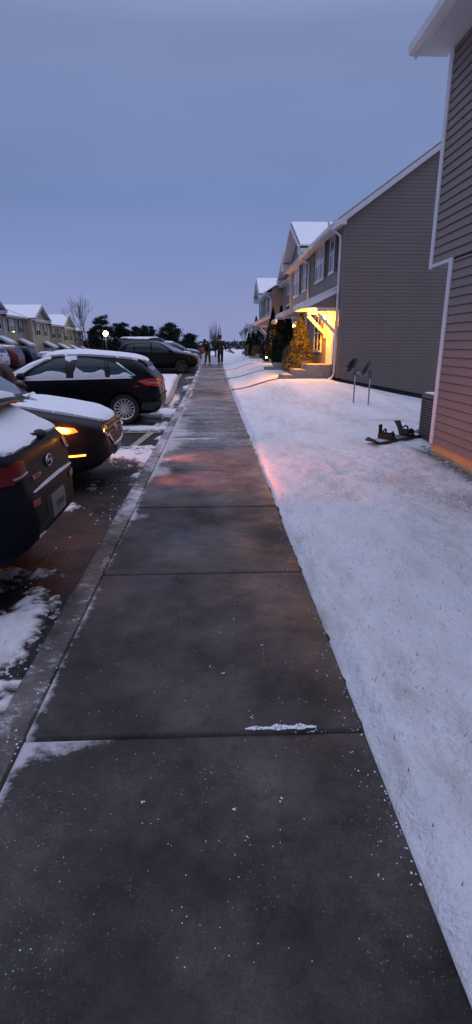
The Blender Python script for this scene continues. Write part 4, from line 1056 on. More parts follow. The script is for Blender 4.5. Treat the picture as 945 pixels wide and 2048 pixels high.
for y, p, T, sn, lb in far:
    simple_car(lb, (-14.6, y, float(lotz(-16, y))), math.pi, T, p, sn)

# ------------------------------------------------------------------ AC, dishes, snowboard, shovel
ac = empty('air_conditioner', (3.60, 8.42, -.03), 0, 'dark grey louvred air conditioner standing behind the beige house corner', 'air conditioner')
a = MB(); S_ = .80
for i in range(15):
    z = .09+i*.045
    a.box((0, 0, z), (S_, .006, z+.024)).box((0, S_-.006, z), (S_, S_, z+.024)).box((0, .006, z), (.006, S_-.006, z+.024)).box((S_-.006, .006, z), (S_, S_-.006, z+.024))
a.build('louvres', M['acmetal'], ac)
MB().box((.02, .02, .05), (S_-.02, S_-.02, .76)).build('coil', M['blackm'], ac)
f = MB()
for (x, y) in ((0, 0), (S_-.05, 0), (0, S_-.05), (S_-.05, S_-.05)): f.box((x-.004, y-.004, .04), (x+.054, y+.054, .77))
f.box((-.004, -.004, .03), (S_+.004, S_+.004, .085)).build('frame', M['acmetal'], ac, bevel=.004)
t = MB().box((-.01, -.01, .77), (S_+.01, S_+.01, .83)); tp = t.build('top_cover', M['acmetal'], ac, bevel=.015)
gq = MB()
for r in (.12, .2, .28, .34): gq.tube([(S_/2+r*math.cos(k*.2618), S_/2+r*math.sin(k*.2618), .85) for k in range(25)], .006, 5)
gq.build('fan_guard', M['steel'], tp)
MB().box((.02, .30, .831), (S_*.5, S_-.02, .86)).build('snow', M['carsnow'], tp, True, bevel=.02)

def dish(x, y, yaw, hz, label, tilt=38):
    z0 = float(lawnz(x, y)); r = empty('satellite_dish', (x, y, z0), R(yaw), label, 'satellite dish', 'satellite dishes on poles in the side yard')
    MB().tube([(0, 0, -.1), (0, 0, hz)], .019, 8).build('pole', M['steel'], r, True)
    d = MB(); n = 8; seg = 28
    # shallow oval bowl facing +x, tilted up
    rot = Matrix.Rotation(R(-tilt), 3, 'Y'); c = Vector((.08, 0, hz+.13))
    V = []
    for side in (0, 1):
        for i in range(1, n+1):
            rr = i/n
            for k in range(seg):
                t = 2*math.pi*k/seg
                p = Vector((.05*rr*rr-(.006 if side else 0), .155*rr*math.cos(t), .20*rr*math.sin(t))); V.append(tuple(c+rot @ p))
    d.v = V
    off = n*seg
    for o in (0, off):
        for i in range(n-1):
            for k in range(seg): d.f.append((o+i*seg+k, o+i*seg+(k+1) % seg, o+(i+1)*seg+(k+1) % seg, o+(i+1)*seg+k))
        d.f.append(tuple(o+k for k in range(seg)))
    for k in range(seg): d.f.append(((n-1)*seg+k, (n-1)*seg+(k+1) % seg, off+(n-1)*seg+(k+1) % seg, off+(n-1)*seg+k))
    d.build('reflector', M['black'], r, True, 50)
    b = c+rot @ Vector((.03, 0, -.19)); e = c+rot @ Vector((.32, 0, -.17))
    am = MB().tube([tuple(c+Vector((-.03, 0, -.1))), tuple(b), tuple(e)], .013, 6).build('feed_arm', M['steel'], r)
    MB().tube([tuple(e+Vector((.02, 0, 0))), tuple(e+rot @ Vector((-.10, 0, .05)))], .032, 8).build('receiver', M['acmetal'], am, True, 40)
    MB().box((-.035, -.04, hz-.06), (.04, .04, hz+.10)).build('mount', M['acmetal'], r, bevel=.006)
dish(3.50, 13.42, 122, .78, 'dark satellite dish on a thin pole, nearer the lit porch of the pair', 30)
dish(3.78, 13.08, 146, .74, 'dark satellite dish seen almost edge on, nearer the air conditioner of the pair', 27)

ang = math.atan2(9.80-8.83, 3.80-2.52)
sb = empty('snowboard', (3.12, 8.93, float(lawnz(3.12, 8.93))+.04), ang, 'black and white snowboard with two bindings lying in the snow by the air conditioner', 'snowboard')
V = []; n = 30; deck = MB()
for i in range(n+1):
    t = -1+2*i/n; x = .78*t; w_ = .135+.02*t*t; e = max(0, abs(t)-.80)/.2
    if e > 0: w_ *= math.sqrt(max(.02, 1-e*e*.98))
    z = .015+.09*e**2+.01*(1-t*t)
    V += [(x, -w_, z), (x, w_, z), (x, w_, z+.012), (x, -w_, z+.012)]
deck.v = V
for i in range(n):
    for k in range(4): a = i*4+k; b = i*4+(k+1) % 4; deck.f.append((a, b, b+4, a+4))
deck.f += [(0, 1, 2, 3), (n*4, n*4+3, n*4+2, n*4+1)]
dk = deck.build('deck', M['boarddark'], sb, True, 40)
g = MB(); 
for (x0, x1, mm) in ((-.66, -.36, 'boardwhite'), (-.12, .16, 'purple'), (.42, .66, 'boardwhite')):
    q = MB(); 
    for i in range(6):
        xa = x0+(x1-x0)*i/6; xb = x0+(x1-x0)*(i+1)/6
        zz = lambda x: .0285+.01*(1-(x/.78)**2)+.09*(max(0, abs(x/.78)-.8)/.2)**2
        q.quad((xa, -.10, zz(xa)), (xb, -.10, zz(xb)), (xb, .10, zz(xb)), (xa, .10, zz(xa)))
    q.build('deck_graphic', M[mm], dk)
def binding(x, rot, lean):
    b = empty('binding', (x, 0, .04), R(rot)); b.parent = sb
    MB().box((-.065, -.15, 0), (.065, .13, .03)).box((-.075, -.15, .03), (-.055, .10, .09)).box((.055, -.15, .03), (.075, .10, .09)).build('base_plate', M['black'], b, bevel=.008)
    hb = MB(); V = []
    for i in range(9):
        z = .03+.19*i/8; ww = .075-.012*math.sin(i/8*math.pi); yb = -.15-lean*(z-.03)
        for j in range(9):
            a = math.pi*j/8; V.append((ww*math.cos(a), yb-.035*math.sin(a)+.03, z))
        for j in range(8, -1, -1):
            a = math.pi*j/8; V.append(((ww-.01)*math.cos(a), yb-.024*math.sin(a)+.03, z))
    hb.v = V
    for i in range(8):
        for k in range(18):
            if i < 3 and 3 <= k <= 5: continue
            a = i*18+k; c = i*18+(k+1) % 18; hb.f.append((a, c, c+18, a+18))
    hb.build('highback', M['black'], b, True, 50)
    st = MB()
    for y, hh in ((-.06, .13), (.07, .09)):
        st.tube([(-.07, y, .06), (-.06, y, hh), (0, y+.01, hh+.03), (.06, y, hh), (.07, y, .06)], .016, 6)
    st.build('strap', M['black'], b, True)
binding(-.27, 195, .05); binding(.30, 168, .75)

sh = empty('snow_shovel', (3.62, 20.35, .95), 0, 'snow shovel leaning beside the lit door on the stoop', 'shovel')
MB().tube([(.0, 0, .12), (.38, .12, .95)], .014, 7).build('handle', M['bark'], sh, True)
MB().tube([(.38, .06, .97), (.38, .18, .97)], .014, 6).build('grip', M['black'], sh, True)
bl = MB(); 
for i in range(5):
    a = i/5; b = (i+1)/5
    bl.box((-.10-.22*b+.0, -.22, .01+.05*(1-b)**2), (-.10-.22*a, .22, .03+.05*(1-a)**2))
bl.beam((-.12, 0, .05), (.02, 0, .15), .04, .03); bl.build('blade', M['steel'], sh)
# wreath on the wall beside the lit window
wr = empty('wreath', (4.24, 21.45, 2.15), 0, 'dull red wreath hanging beside the lit porch door', 'wreath')
q = MB(); r2 = random.Random(3)
for i in range(240):
    t = r2.uniform(0, 6.283); rr = .20+r2.gauss(0, .03); p = Vector((r2.uniform(-.06, .0), rr*math.cos(t), rr*math.sin(t))); d = Vector((r2.gauss(0, .02), r2.gauss(0, .03), r2.gauss(0, .03))); e = Vector((r2.gauss(0, .015), r2.gauss(0, .02), r2.gauss(0, .02)))
    q.quad(p, p+d, p+d+e, p+e)
q.build('leaves', M['redplastic'], wr)

# garden lights low at the beds
for (px, py, lb) in ((3.35, 30.6, 'small glowing garden light at the bed before the tan house'), (3.2, 33.4, 'small glowing garden light farther along, left of the other one')):
    z = float(lawnz(px, py)); g0 = empty('garden_light', (px, py, z), 0, lb, 'garden light')
    MB().tube([(0, 0, -.05), (0, 0, .26)], .012, 6).build('stake', M['black'], g0)
    MB().ring_lathe([(.001, .36), (.075, .34), (.075, .33), (.001, .33)], (0, 0, 0), 'z', 12).build('cap', M['black'], g0)
    MB().tube([(0, 0, .26), (0, 0, .335)], [.035, .05], 8).build('lens', M['bulb_w'], g0)

# ------------------------------------------------------------------ lamp post
lp = empty('street_lamp', (-15.6, 82, float(lotz(-15.6, 82))), 0, 'tall street lamp with a glowing yellow head before the conifers', 'street lamp')
MB().tube([(0, 0, 0), (0, 0, .5), (0, 0, 4.2)], [.12, .08, .055], 10).build('pole', M['black'], lp, True)
MB().ring_lathe([(.001, 4.95), (.12, 4.90), (.16, 4.79), (.001, 4.79)], (0, 0, 0), 'z', 14).build('hood', M['black'], lp, True, 40)
ell_((0, 0, 4.45), (.36, .36, .36)).build('lantern', M['bulb_w'], lp, True)  # globe enlarged so its size stands in for the glow halo

# ------------------------------------------------------------------ vegetation
def clump(q, p, s, r):
    u = Vector((r.gauss(0, 1), r.gauss(0, 1), r.gauss(0, 1))).normalized(); v = u.orthogonal().normalized(); v = (Matrix.Rotation(r.uniform(0, 6.28), 3, u) @ v)
    a = s*r.uniform(.6, 1.3); b = a*r.uniform(.35, .8); ww = u.cross(v)
    q.quad(p-v*a, p-ww*b*.5, p+v*a, p+ww*b*.5)
def arborvitae(x, y, h, rad, label, lit=False, n=5200, seed=0, z=None, group='clipped evergreens beside the front doors'):
    z0 = float(lawnz(x, y)) if z is None else z; r = random.Random(seed); t = empty('evergreen_tree', (x, y, z0), 0, label, 'evergreen', group)
    MB().tube([(0, 0, -.05), (0, 0, h*.5), (0, 0, h*.9)], [.06, .04, .01], 7).build('trunk', M['bark'], t)
    q = MB(); s = MB(); lob = [(r.uniform(0, 6.28), r.uniform(.04, .94), r.uniform(.7, 1.25)) for _ in range(40)]
    for i in range(n):
        f = r.random()**1.25; th = r.uniform(0, 6.283)
        prof = rad*(1-f)**.95*(.55+.45*min(1, f/.10))
        bul = 1
        for (a, hh, k) in lob:
            da = abs((th-a+math.pi) % 6.283-math.pi)
            if da < .5 and abs(f-hh) < .06: bul = k
        rr = prof*bul*(1-abs(r.gauss(0, .16)))
        p = Vector((rr*math.cos(th), rr*math.sin(th), .05+f*h+r.gauss(0, .03)))
        clump(q, p, .05+.05*r.random(), r)
    for i in range(190):
        f = r.random()**1.1*.9; th = r.uniform(0, 6.283); rr = rad*(1-f)**.95*1.0
        if float(N1(th*2+seed, f*9)) < .5: continue
        p = Vector((rr*math.cos(th), rr*math.sin(th), .08+f*h))
        a = r.uniform(.03, .075); s.quad(p+Vector((a, 0, 0)), p+Vector((0, a, .01)), p+Vector((-a, 0, .02)), p+Vector((0, -a, .01)), )
    cr = q.build('crown', M['leaf_lit'] if lit else M['leafd'], t); s.build('snow', M['snow'], cr)
    return t
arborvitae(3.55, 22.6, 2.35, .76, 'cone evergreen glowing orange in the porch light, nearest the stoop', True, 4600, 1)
arborvitae(3.62, 27.0, 2.75, .62, 'dark snow flecked cone evergreen, second from the lit stoop', False, 5200, 2)
arborvitae(3.60, 29.7, 2.95, .60, 'dark cone evergreen, tallest behind the snow flecked one', False, 5000, 3)
arborvitae(3.62, 34.0, 3.05, .78, 'dark cone evergreen before the tan house', False, 4500, 4)
arborvitae(3.65, 43.2, 2.75, .75, 'far dark cone evergreen, right of the last close pair', False, 3500, 5)
arborvitae(3.50, 45.6, 3.05, .75, 'far dark cone evergreen, left of the last close pair', False, 3500, 6)
arborvitae(3.15, 49.5, 1.9, .5, 'short dark conifer at the end of the right row', False, 2500, 8)
def bush(x, y, h, rad, label, m='tawny', n=1600, seed=0, z=None):
    z0 = float(lawnz(x, y)) if z is None else z; r = random.Random(seed); t = empty('shrub', (x, y, z0), 0, label, 'shrub')
    st = MB()
    for i in range(14):
        a = r.uniform(0, 6.28); st.tube([(0, 0, -.03), (rad*.4*math.cos(a), rad*.4*math.sin(a), h*.5), (rad*.8*math.cos(a), rad*.8*math.sin(a), h*.95)], [.012, .008, .004], 4)
    st.build('stems', M['bark'], t)
    q = MB()
    for i in range(n):
        th = r.uniform(0, 6.283); f = r.random(); rr = rad*math.sqrt(max(0, 1-(2*f-.8)**2*.6))*(1-abs(r.gauss(0, .22)))
        clump(q, Vector((rr*math.cos(th), rr*math.sin(th), f*h)), .05, r)
    q.build('foliage', M[m], t)
bush(3.45, 24.6, 1.15, .42, 'tawny winter shrub between the glowing cone evergreen and the snow flecked one', seed=1)
bush(3.7, 35.9, 1.0, .4, 'tawny winter shrub right of the far dark pair of cone evergreens', seed=2)
bush(3.2, 41.0, .9, .4, 'brown winter shrub beyond the tan shrub', seed=3)
bush(3.1, 47.6, 1.0, .5, 'olive shrub at the foot of the farthest cone evergreen', seed=4)

def bare_tree(x, y, z0, h, label, spread=.5, lean=(0, 0), seed=0, m='bark', depth=5, r0=None, trunk=.25, name='bare_tree'):
    r = random.Random(seed); t = empty(name, (x, y, z0), 0, label, 'tree'); tr = MB(); cr = MB(); r0 = r0 or h*.018
    def grow(q, p, d, ln, rad, lv):
        pts = [p]; rads = [rad]; 
        for i in range(3):
            d = (d+Vector((r.gauss(0, .09), r.gauss(0, .09), .06))).normalized(); p = p+d*ln/3; pts.append(p); rads.append(rad*(1-.2*(i+1)))
        q.tube(pts, [max(.0085, k) for k in rads], 6 if lv < 2 else 4, cap=False)
        if lv >= depth: return
        for k in range(r.choice((2, 3, 3)) if lv else 4):
            a = r.uniform(0, 6.283); s = spread*r.uniform(.6, 1.2)
            u = d.orthogonal().normalized(); u = Matrix.Rotation(a, 3, d) @ u
            grow(cr, pts[r.choice((2, 3, 3))], (d+u*s).normalized(), ln*r.uniform(.62, .85), rads[-1]*.72, lv+1)
        grow(cr, pts[3], (d+Vector((0, 0, .1))).normalized(), ln*.8, rads[-1]*.85, lv+1)
    grow(tr, Vector((0, 0, -.1)), Vector((lean[0], lean[1], 1)).normalized(), h*trunk, r0, 0)
    tr.build('trunk', M[m], t); cr.build('crown', M[m], t)
    return t
bare_tree(-15.6, 74, float(lotz(-16, 74)), 7.8, 'tall bare tree leaning left beside the last house of the left row', .30, (-.25, 0), 11, 'bark', 4, .15, .36)
bare_tree(-19.8, 92, float(lotz(-19, 92)), 5.0, 'thin bare sapling right of the left row of houses', .5, (0, 0), 12, 'barklight', 4, .05)
bt = empty('bare_tree', (.25, 66, .2), 0, 'broom shaped bare tree with upright twigs behind the people', 'tree')
MB().tube([(0, 0, -.1), (0, 0, .5), (.02, 0, 1.1)], [.11, .09, .07], 7).build('trunk', M['barklight'], bt)
q = MB(); r9 = random.Random(21)
for i in range(95):
    a = r9.uniform(0, 6.283); k = r9.random()**.7; zt = r9.uniform(2.6, 4.3)*(1-.22*k*k); rr = .95*k; z0_ = r9.uniform(.5, 1.1)
    m1 = (rr*.55*math.cos(a), rr*.55*math.sin(a), z0_+(zt-z0_)*.35); m2 = (rr*.95*math.cos(a+.1), rr*.95*math.sin(a+.1), z0_+(zt-z0_)*.72)
    q.tube([(0, 0, z0_), m1, m2, (rr*r9.uniform(.75, 1.15)*math.cos(a+.15), rr*math.sin(a+.15), zt)], [.024, .017, .012, .006], 4, cap=False)
q.build('crown', M['barklight'], bt)
bare_tree(3.4, 66, .2, 5.6, 'wide pale bare tree with fine twigs in the far yard', .50, (0, 0), 14, 'barklight', 4, .06, .22)
bare_tree(4.6, 62, .2, 4.6, 'dense bare tree close left of the far evergreens', .42, (0, 0), 15, 'bark', 5, .06, .2)
bare_tree(5.6, 70, .2, 4.3, 'dense bare tree behind the farthest evergreens', .42, (0, 0), 16, 'bark', 5, .06, .2)

def pine(x, y, h, rad, label, seed=0, n=2600, z=None):
    r = random.Random(seed); z0 = -1.2 if z is None else z; t = empty('pine_tree', (x, y, z0), 0, label, 'pine', 'pines behind the parking lot')
    tr = MB().tube([(0, 0, 0), (.1, 0, h*.5), (0, 0, h*.92)], [.22, .14, .04], 7)
    q = MB(); bl = []
    for i in range(60):
        f = r.uniform(.04, 1); a = r.uniform(0, 6.283); rr = rad*(1-f*.70)*r.uniform(.2, 1.05); c = Vector((rr*math.cos(a), rr*math.sin(a), f*h)); bl.append((c, r.uniform(.35, .8)*(1.15-.5*f)))
        tr.tube([(0, 0, f*h*.9), tuple(c)], [.05, .02], 4)
    tr.build('trunk', M['bark'], t)
    for i in range(n):
        c, s = r.choice(bl); p = c+Vector((r.gauss(0, .62)*s, r.gauss(0, .62)*s, r.gauss(0, .36)*s)); clump(q, p, .20, r)
    q.build('crown', M['pine'], t)
pn = [(-14.2, 99, 4.4, 2.4, 'dark pine filling the row between the lamp and the mid pines'), (-11.9, 101, 4.0, 2.3, 'low dark pine behind the mid pines'), (-17.0, 101, 4.8, 2.4, 'dark pine close behind the two at the street lamp'), (-7.6, 101, 3.6, 2.0, 'low pine left of the broad flat topped one'), (-18.2, 92, 6.2, 2.3, 'wide dark pine directly behind the street lamp'), (-15.6, 96, 5.4, 2.2, 'dark pine right of the street lamp'), (-12.8, 95, 5.0, 2.2, 'mid dark pine, third from the street lamp'), (-10.6, 90, 4.9, 2.0, 'dark pine left of the gap in the pines'), (-6.6, 86, 5.0, 2.6, 'broad flat topped pine standing apart at the right end of the pines'), (-8.9, 97, 3.9, 1.9, 'low pine filling the gap in the pines'), (-21.5, 100, 4.4, 2.0, 'dark pine left of the street lamp beyond the bare sapling'), (-4.2, 99, 3.2, 1.7, 'small low pine at the right end of the pines')]
for i, (x, y, h, rd, lb) in enumerate(pn): pine(x, y, h*1.12, rd*1.35, lb, 30+i, 7000, z=-1.0 if x < -5 else -.2)

# far woods, one mass
q = MB(); r = random.Random(5)
for i in range(15000):
    x = r.uniform(-95, 120); y = r.uniform(150, 185)
    hh = 1.7+1.6*float(fbm(x*.06, 3.0, 1.0, 4))
    clump(q, Vector((x, y, r.uniform(-1.8, .35+hh*1.0*r.uniform(.75, 1)))), .8, r)
tag(q.build('far_woods', M['farwood']), 'low dark band of distant woods along the horizon', 'woods', kind='stuff')

# grass tips poking through the snow
q = MB(); r = random.Random(9)
def blade(x, y, k=1):
    z = float(lawnz(x, y)+lawnbump(x, y))+.026; h = r.uniform(.008, .028)*k; a = r.uniform(0, 6.28); l_ = r.uniform(.2, 1.4)*h
    w_ = .0028; dx, dy = math.cos(a), math.sin(a)
    q.quad((x-dy*w_, y+dx*w_, z-.01), (x+dy*w_, y-dx*w_, z-.01), (x+dx*l_+dy*.001, y+dy*l_-dx*.001, z+h), (x+dx*l_, y+dy*l_, z+h))
cnt = 0
while cnt < 2600:
    x = r.uniform(.72, 3.3); y = .9+r.random()**1.5*12
    if float(fbm(x*1.0, y*.5, 1.7, 4)) > .50+r.uniform(-.05, .08): blade(x, y); cnt += 1
for i in range(1500):
    x = 3.3-abs(r.gauss(0, .22)); y = r.uniform(1, 8.1); blade(x, y, 1.5)
tag(q.build('grass_tips', M['tawny']), 'withered grass tips poking through the thin snow on the lawn', 'grass', kind='stuff')
# leaf litter and mulch by the foundation, snow crumbs on slabs
q = MB()
for i in range(1500):
    x = 3.34-abs(r.gauss(0, .13)) if r.random() < .7 else 3.3+r.random()*.6; y = r.uniform(2, 8.1) if x < 3.34 else r.uniform(8.05, 8.5)
    clump(q, Vector((x, y, float(lawnz(x, y))+.028)), .016, r)
for i in range(700):
    x = r.gauss(2.75, .30) if i % 2 else r.gauss(2.2, .5); y = r.gauss(5.15, .30) if i % 2 else r.gauss(6.2, .5); clump(q, Vector((x, y, float(lawnz(x, y))+.030)), .011, r)
tag(q.build('leaf_litter', M['bark']), 'dark leaf litter scattered along the foot of the beige house', 'leaves', kind='stuff')
q = MB()
def crumb(x, y, s, z=.0):
    n = len(q.v); g = float(grade(y))
    for k in range(6):
        a = k*1.047+r.uniform(-.3, .3); q.v.append((x+s*math.cos(a)*r.uniform(.6, 1.2), y+s*math.sin(a)*r.uniform(.6, 1.2), z+g+.0005))
    q.v.append((x, y, z+g+s*r.uniform(.3, .6)))
    for k in range(6): q.f.append((n+k, n+(k+1) % 6, n+6))
for i in range(750):   # crumbs banked on the first joint
    t = r.random(); x = .12+.31*t; s = .026*(.15+float(N1(t*9, 4.5)))*math.sin(math.pi*t)**.4
    crumb(x, 1.925+r.uniform(-.6, 1)*s, r.uniform(.0012, .0048), .001)
for (x, y) in ((.40, 1.90), (.43, 1.905), (.15, 2.0), (.05, 1.50), (0.10, 1.38), (.22, 1.55), (.02, 2.75), (.10, 2.9), (.13, 2.95), (-.03, 2.4), (.02, 2.35), (.12, 3.1), (-.22, 3.5), (-.2, 3.48), (-.25, 3.53), (-.02, 4.2), (-.28, 1.55), (.25, 2.6)):
    for k in range(3): crumb(x+r.gauss(0, .008), y+r.gauss(0, .008), r.uniform(.0015, .0055))
for i in range(500):
    x = r.uniform(-.8, .62); y = 1+r.random()**1.3*6
    crumb(x, y, r.uniform(.0008, .0028))
for i in range(420):   # spilled along the lawn edge
    y = 1.2+r.random()**1.3*9; crumb(.625-r.random()**3*.14, y, r.uniform(.001, .0048), .0)
for i in range(260):   # along the kerb
    y = 1.4+r.random()**1.2*9; crumb(-.83-r.random()**2*.15, y, r.uniform(.0015, .006), .003)
for i in range(900):
    y = 1.6+r.random()*7; x = -1.0-abs(r.gauss(0, .35))
    if float(fbm(x*1.0, y*1.0, 2.6, 4)) > .52: crumb(x, y, .002+.012*r.random()**3, -.13)
tag(q.build('snow_crumbs', M['snow']), 'loose crumbs of snow scattered on the wet paving', 'snow', kind='stuff')

# ------------------------------------------------------------------ people
def skin_mesh(name, verts, edges, m, parent, root=0, sub=2):
    me = bpy.data.meshes.new(name); me.from_pydata([v[:3] for v in verts], edges, []); me.update()
    o = bpy.data.objects.new(name, me); col.objects.link(o)
    sk = o.modifiers.new('s', 'SKIN'); sd = me.skin_vertices[0].data
    for i, v in enumerate(verts):
        rr = v[3] if isinstance(v[3], tuple) else (v[3], v[3]); sd[i].radius = rr; sd[i].use_root = (i == root)
    o.modifiers.new('u', 'SUBSURF').levels = sub
    bpy.context.view_layer.update()
    nm = bpy.data.meshes.new_from_object(o.evaluated_get(bpy.context.evaluated_depsgraph_get())); bpy.data.objects.remove(o)
    return finish(name, nm, m, parent, True)
def ell(c, r, seg=14, rings=9):
    q = MB(); V = []
    for i in range(rings+1):
        p = math.pi*i/rings
        for k in range(seg):
            t = 2*math.pi*k/seg; V.append((c[0]+r[0]*math.sin(p)*math.cos(t), c[1]+r[1]*math.sin(p)*math.sin(t), c[2]+r[2]*math.cos(p)))
    q.v = V
    for i in range(rings):
        for k in range(seg): q.f.append((i*seg+k, i*seg+(k+1) % seg, (i+1)*seg+(k+1) % seg, (i+1)*seg+k))
    return q
def person(x, y, z, rz, label, bend=0, hipb=0, stride=.12, scale=1, top='cloth_black', legs='cloth_black', arms=((.25, .12, .75), (-.25, .12, .75)), hat=True):
    """faces +y locally; one skinned body, clothing as layers"""
    P = empty('person', (x, y, z), rz, label, 'person'); P.scale = (scale,)*3
    b = R(bend); cb, sb_ = math.cos(b), math.sin(b)
    def up(dx, dy, dz): # point above pelvis rotated by the bend
        return (dx, dy*cb+dz*sb_-hipb, .95+dz*cb-dy*sb_)
    hip = (0, -hipb, .95)
    L = lambda s: [(s*.09, -hipb, .90), (s*.11, -hipb*.4+s*stride*.5, .50), (s*.11, s*stride, .09), (s*.12, s*stride+.16, .04)]
    V = [(*hip, (.15, .11)), (*up(0, 0, .22), (.14, .10)), (*up(0, 0, .42), (.18, .11)), (*up(0, .01, .54), (.07, .06)), (*up(0, .03, .62), (.055, .055)), (*up(0, .05, .72), (.085, .10)), (*up(0, .05, .80), (.06, .075))]
    E_ = [(0, 1), (1, 2), (2, 3), (3, 4), (4, 5), (5, 6)]
    for s in (-1, 1):
        l = L(s); n = len(V)
        V += [(*l[0], .095), (*l[1], .065), (*l[2], .045), (*l[3], (.045, .035))]; E_ += [(0, n), (n, n+1), (n+1, n+2), (n+2, n+3)]
    for s, a in zip((1, -1), arms):
        n = len(V); shd = up(s*.19, 0, .47); hand = a; el = tuple((shd[i]+hand[i])/2 + (s*.05 if i == 0 else -.06 if i == 1 else 0) for i in range(3))
        V += [(*shd, .062), (*el, .045), (*hand, .032), (hand[0], hand[1]+.05, hand[2]-.06, .022)]; E_ += [(2, n), (n, n+1), (n+1, n+2), (n+2, n+3)]
    skin_mesh('body', V, E_, M['skin'], P)
    # coat over torso and arms, trousers over legs
    Vc = [(*hip[:2], .86, (.20, .17)), (*up(0, 0, .05), (.20, .17)), (*up(0, 0, .24), (.195, .16)), (*up(0, 0, .43), (.225, .16)), (*up(0, .01, .54), (.085, .08))]; Ec = [(0, 1), (1, 2), (2, 3), (3, 4)]
    for s, a in zip((1, -1), arms):
        n = len(Vc); shd = up(s*.20, 0, .46); el = tuple((shd[i]+a[i])/2 + (s*.05 if i == 0 else -.06 if i == 1 else 0) for i in range(3))
        Vc += [(*shd, .095), (*el, .078), (*a, .06)]; Ec += [(3, n), (n, n+1), (n+1, n+2)]
    skin_mesh('coat', Vc, Ec, M[top], P)
    Vt = [(*hip, (.165, .13))]; Et = []
    for s in (-1, 1):
        l = L(s); n = len(Vt); Vt += [(*l[0], .12), (*l[1], .09), (l[2][0], l[2][1], .12, .075)]; Et += [(0, n), (n, n+1), (n+1, n+2)]
    skin_mesh('trousers', Vt, Et, M[legs], P)
    for s in (-1, 1):
        l = L(s); skin_mesh('boot', [(l[2][0], l[2][1]-.03, .05, .055), (l[3][0], l[3][1]-.05, .045, .05), (l[3][0], l[3][1]+.02, .035, .038)], [(0, 1), (1, 2)], M['black'], P)
    hc = up(0, .05, .74)
    ell((hc[0], hc[1]-.012, hc[2]+.02), (.095, .112, .125)).build('hair', M['hair'], P, True)
    if hat: ell((hc[0], hc[1]-.01, hc[2]+.075), (.104, .12, .095)).build('hat', M['cloth_black'], P, True)
    return P
gy_ = .24
p1 = person(-.42, 39.5, gy_, R(150), 'person in a dark coat and rust trousers stooping beside the parked cars', bend=30, hipb=.05, top='cloth_black', legs='cloth_rust', arms=((.30, .45, .70), (-.28, .40, .78)), scale=1.02)
p2 = person(.50, 39.3, gy_, R(8), 'tall person all in dark clothes standing at the far end of the walk', bend=2, stride=.08, arms=((.34, -.02, .92), (-.27, .10, .85)), scale=1.10)
bg = empty('red_shovel', (.86, 39.2, gy_+.86), R(10), 'red plastic shovel held out to the right by the tall dark person', 'shovel')
MB().tube([(0, 0, .12), (.38, 0, -.02)], .018, 6).build('handle', M['black'], bg)
MB().prism([(.20, .10), (.62, -.12), (.66, -.04), (.30, .24), (.18, .22)], 'y', -.02, .02).build('blade', M['redplastic'], bg, bevel=.01)
cr = empty('orange_bag', (-.74, 39.2, gy_+.78), 0, 'orange red bag hanging beside the stooping person', 'bag')
MB().box((-.16, -.10, 0), (.12, .10, .42)).build('sack', M['cloth_orange'], cr, True, bevel=.05)
MB().tube([(-.10, 0, .40), (-.06, 0, .54), (.04, 0, .54), (.08, 0, .40)], .012, 6).build('strap', M['cloth_orange'], cr)
# driver in brown coat beside the crossover, cut by the frame edge
person(-3.30, 9.15, -.13, R(95), 'person in a dark brown coat behind the crossover windshield at the left edge', bend=24, top='coat_brown', legs='cloth_black', arms=((.30, .25, .95), (-.30, .25, .95)), scale=.98)

# ------------------------------------------------------------------ light
W = bpy.data.worlds.new('World'); sc.world = W; W.use_nodes = True; nt = W.node_tree; n = nt.nodes; l = nt.links
bg_ = n['Background']
sky = n.new('ShaderNodeTexSky'); sky.sky_type = 'NISHITA'; sky.sun_disc = False; sky.sun_elevation = R(1.0); sky.sun_rotation = R(200); sky.altitude = 100
tc = n.new('ShaderNodeTexCoord'); sp = n.new('ShaderNodeSeparateXYZ'); l.new(tc.outputs['Generated'], sp.inputs[0])
cr_ = n.new('ShaderNodeValToRGB'); e = cr_.color_ramp
l.new(sp.outputs['Z'], cr_.inputs['Fac'])
stops = [(0, (.275, .315, .555)), (.045, (.26, .305, .55)), (.11, (.215, .275, .53)), (.22, (.168, .24, .47)), (.42, (.20, .255, .46)), (.62, (.56, .61, .93)), (1, (.85, .93, 1.31))]
while len(e.elements) < len(stops): e.elements.new(.5)
for el, (p, c) in zip(e.elements, stops): el.position = p; el.color = (*c, 1)
nz = n.new('ShaderNodeTexNoise'); nz.inputs['Scale'].default_value = 2.2; nz.inputs['Detail'].default_value = 4
mp = n.new('ShaderNodeMapping'); mp.inputs['Scale'].default_value = (1, 1, 3.5); l.new(tc.outputs['Generated'], mp.inputs[0]); l.new(mp.outputs[0], nz.inputs['Vector'])
mr = n.new('ShaderNodeMapRange'); mr.inputs['From Min'].default_value = .3; mr.inputs['From Max'].default_value = .7; mr.inputs['To Min'].default_value = .95; mr.inputs['To Max'].default_value = 1.05; l.new(nz.outputs['Fac'], mr.inputs['Value'])
vs = n.new('ShaderNodeVectorMath'); vs.operation = 'SCALE'; l.new(cr_.outputs[0], vs.inputs[0]); l.new(mr.outputs[0], vs.inputs['Scale'])
sk = n.new('ShaderNodeVectorMath'); sk.operation = 'SCALE'; sk.inputs['Scale'].default_value = .006; l.new(sky.outputs[0], sk.inputs[0])
ad = n.new('ShaderNodeVectorMath'); ad.operation = 'ADD'; l.new(vs.outputs[0], ad.inputs[0]); l.new(sk.outputs[0], ad.inputs[1])
l.new(ad.outputs[0], bg_.inputs['Color']); bg_.inputs['Strength'].default_value = 1.0

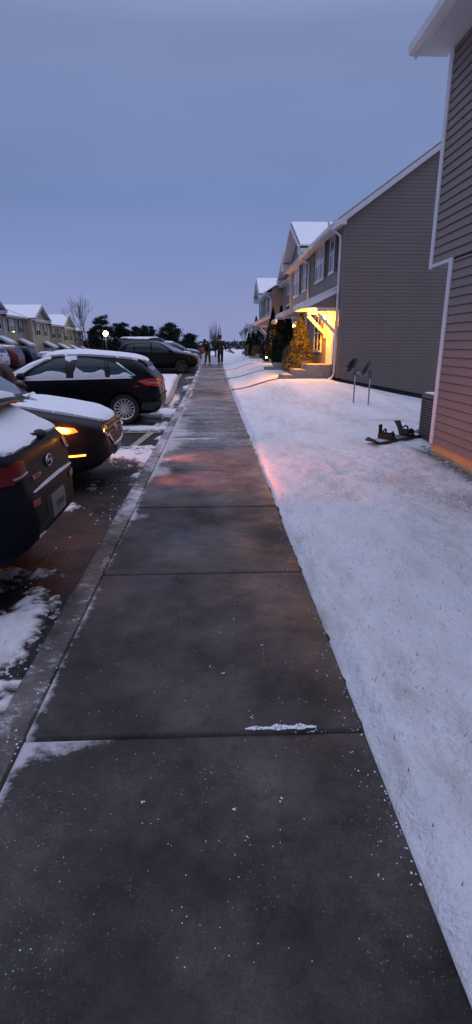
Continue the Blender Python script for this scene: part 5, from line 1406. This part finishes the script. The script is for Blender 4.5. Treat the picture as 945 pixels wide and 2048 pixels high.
def light(name, kind, loc, e, c, r=.05, rot=None, parent=None, **k):
    d = bpy.data.lights.new(name, kind); d.energy = e; d.color = c
    if kind != 'SUN': d.shadow_soft_size = r
    for a, b in k.items(): setattr(d, a, b)
    o = bpy.data.objects.new(name, d); col.objects.link(o); o.location = loc
    if rot: o.rotation_euler = rot
    if parent: o.parent = parent
    return o
sun = light('sun', 'SUN', (0, 0, 20), .06, (.85, .88, 1), rot=(R(40), 0, R(200)), angle=R(30))
OR = (1, .22, .07)
light('hazard_light', 'POINT', (4.14, -1.0, .80), 3.5, OR, .04, parent=B.root)
light('hazard_light', 'POINT', (4.14, 1.0, .80), 9, OR, .04, parent=B.root)
light('fog_light', 'SPOT', (4.66, -.66, .54), 190, OR, .05, rot=(0, R(-80), 0), parent=B.root, spot_size=R(72), spot_blend=1.0)
light('fog_light', 'SPOT', (4.66, .66, .54), 130, OR, .05, rot=(0, R(-80), 0), parent=B.root, spot_size=R(72), spot_blend=1.0)
WM = (1, .36, .016)
light('porch_light', 'POINT', (4.29-.62, 19+1.55, 2.50), 470, WM, .06)
light('porch_light', 'POINT', (4.30-.22, 25.3+5.2, 2.62), 120, WM, .06)
light('porch_light', 'POINT', (4.75-.22, 31.6+2.1, 2.62), 180, WM, .06)
light('street_light', 'POINT', (-15.6, 81.6, float(lotz(-15.6, 82))+4.4), 120, (1, .85, .35), .2)
light('porch_light', 'POINT', (-22.3, 85.2, .9), 25, WM, .06)

# ------------------------------------------------------------------ camera
cam = bpy.data.cameras.new('camera'); co = bpy.data.objects.new('camera', cam); col.objects.link(co); sc.camera = co
co.location = (0, 0, 1.6); pitch = R(17.458); yaw = R(2.34)
co.rotation_euler = (math.pi/2-pitch, 0, -yaw)
cam.sensor_fit = 'VERTICAL'; cam.angle_y = 2*math.atan(1024/1062); cam.clip_end = 2000; cam.clip_start = .05
sc.view_settings.view_transform = 'Standard'; sc.view_settings.look = 'None'; sc.view_settings.exposure = 0; sc.view_settings.gamma = 1
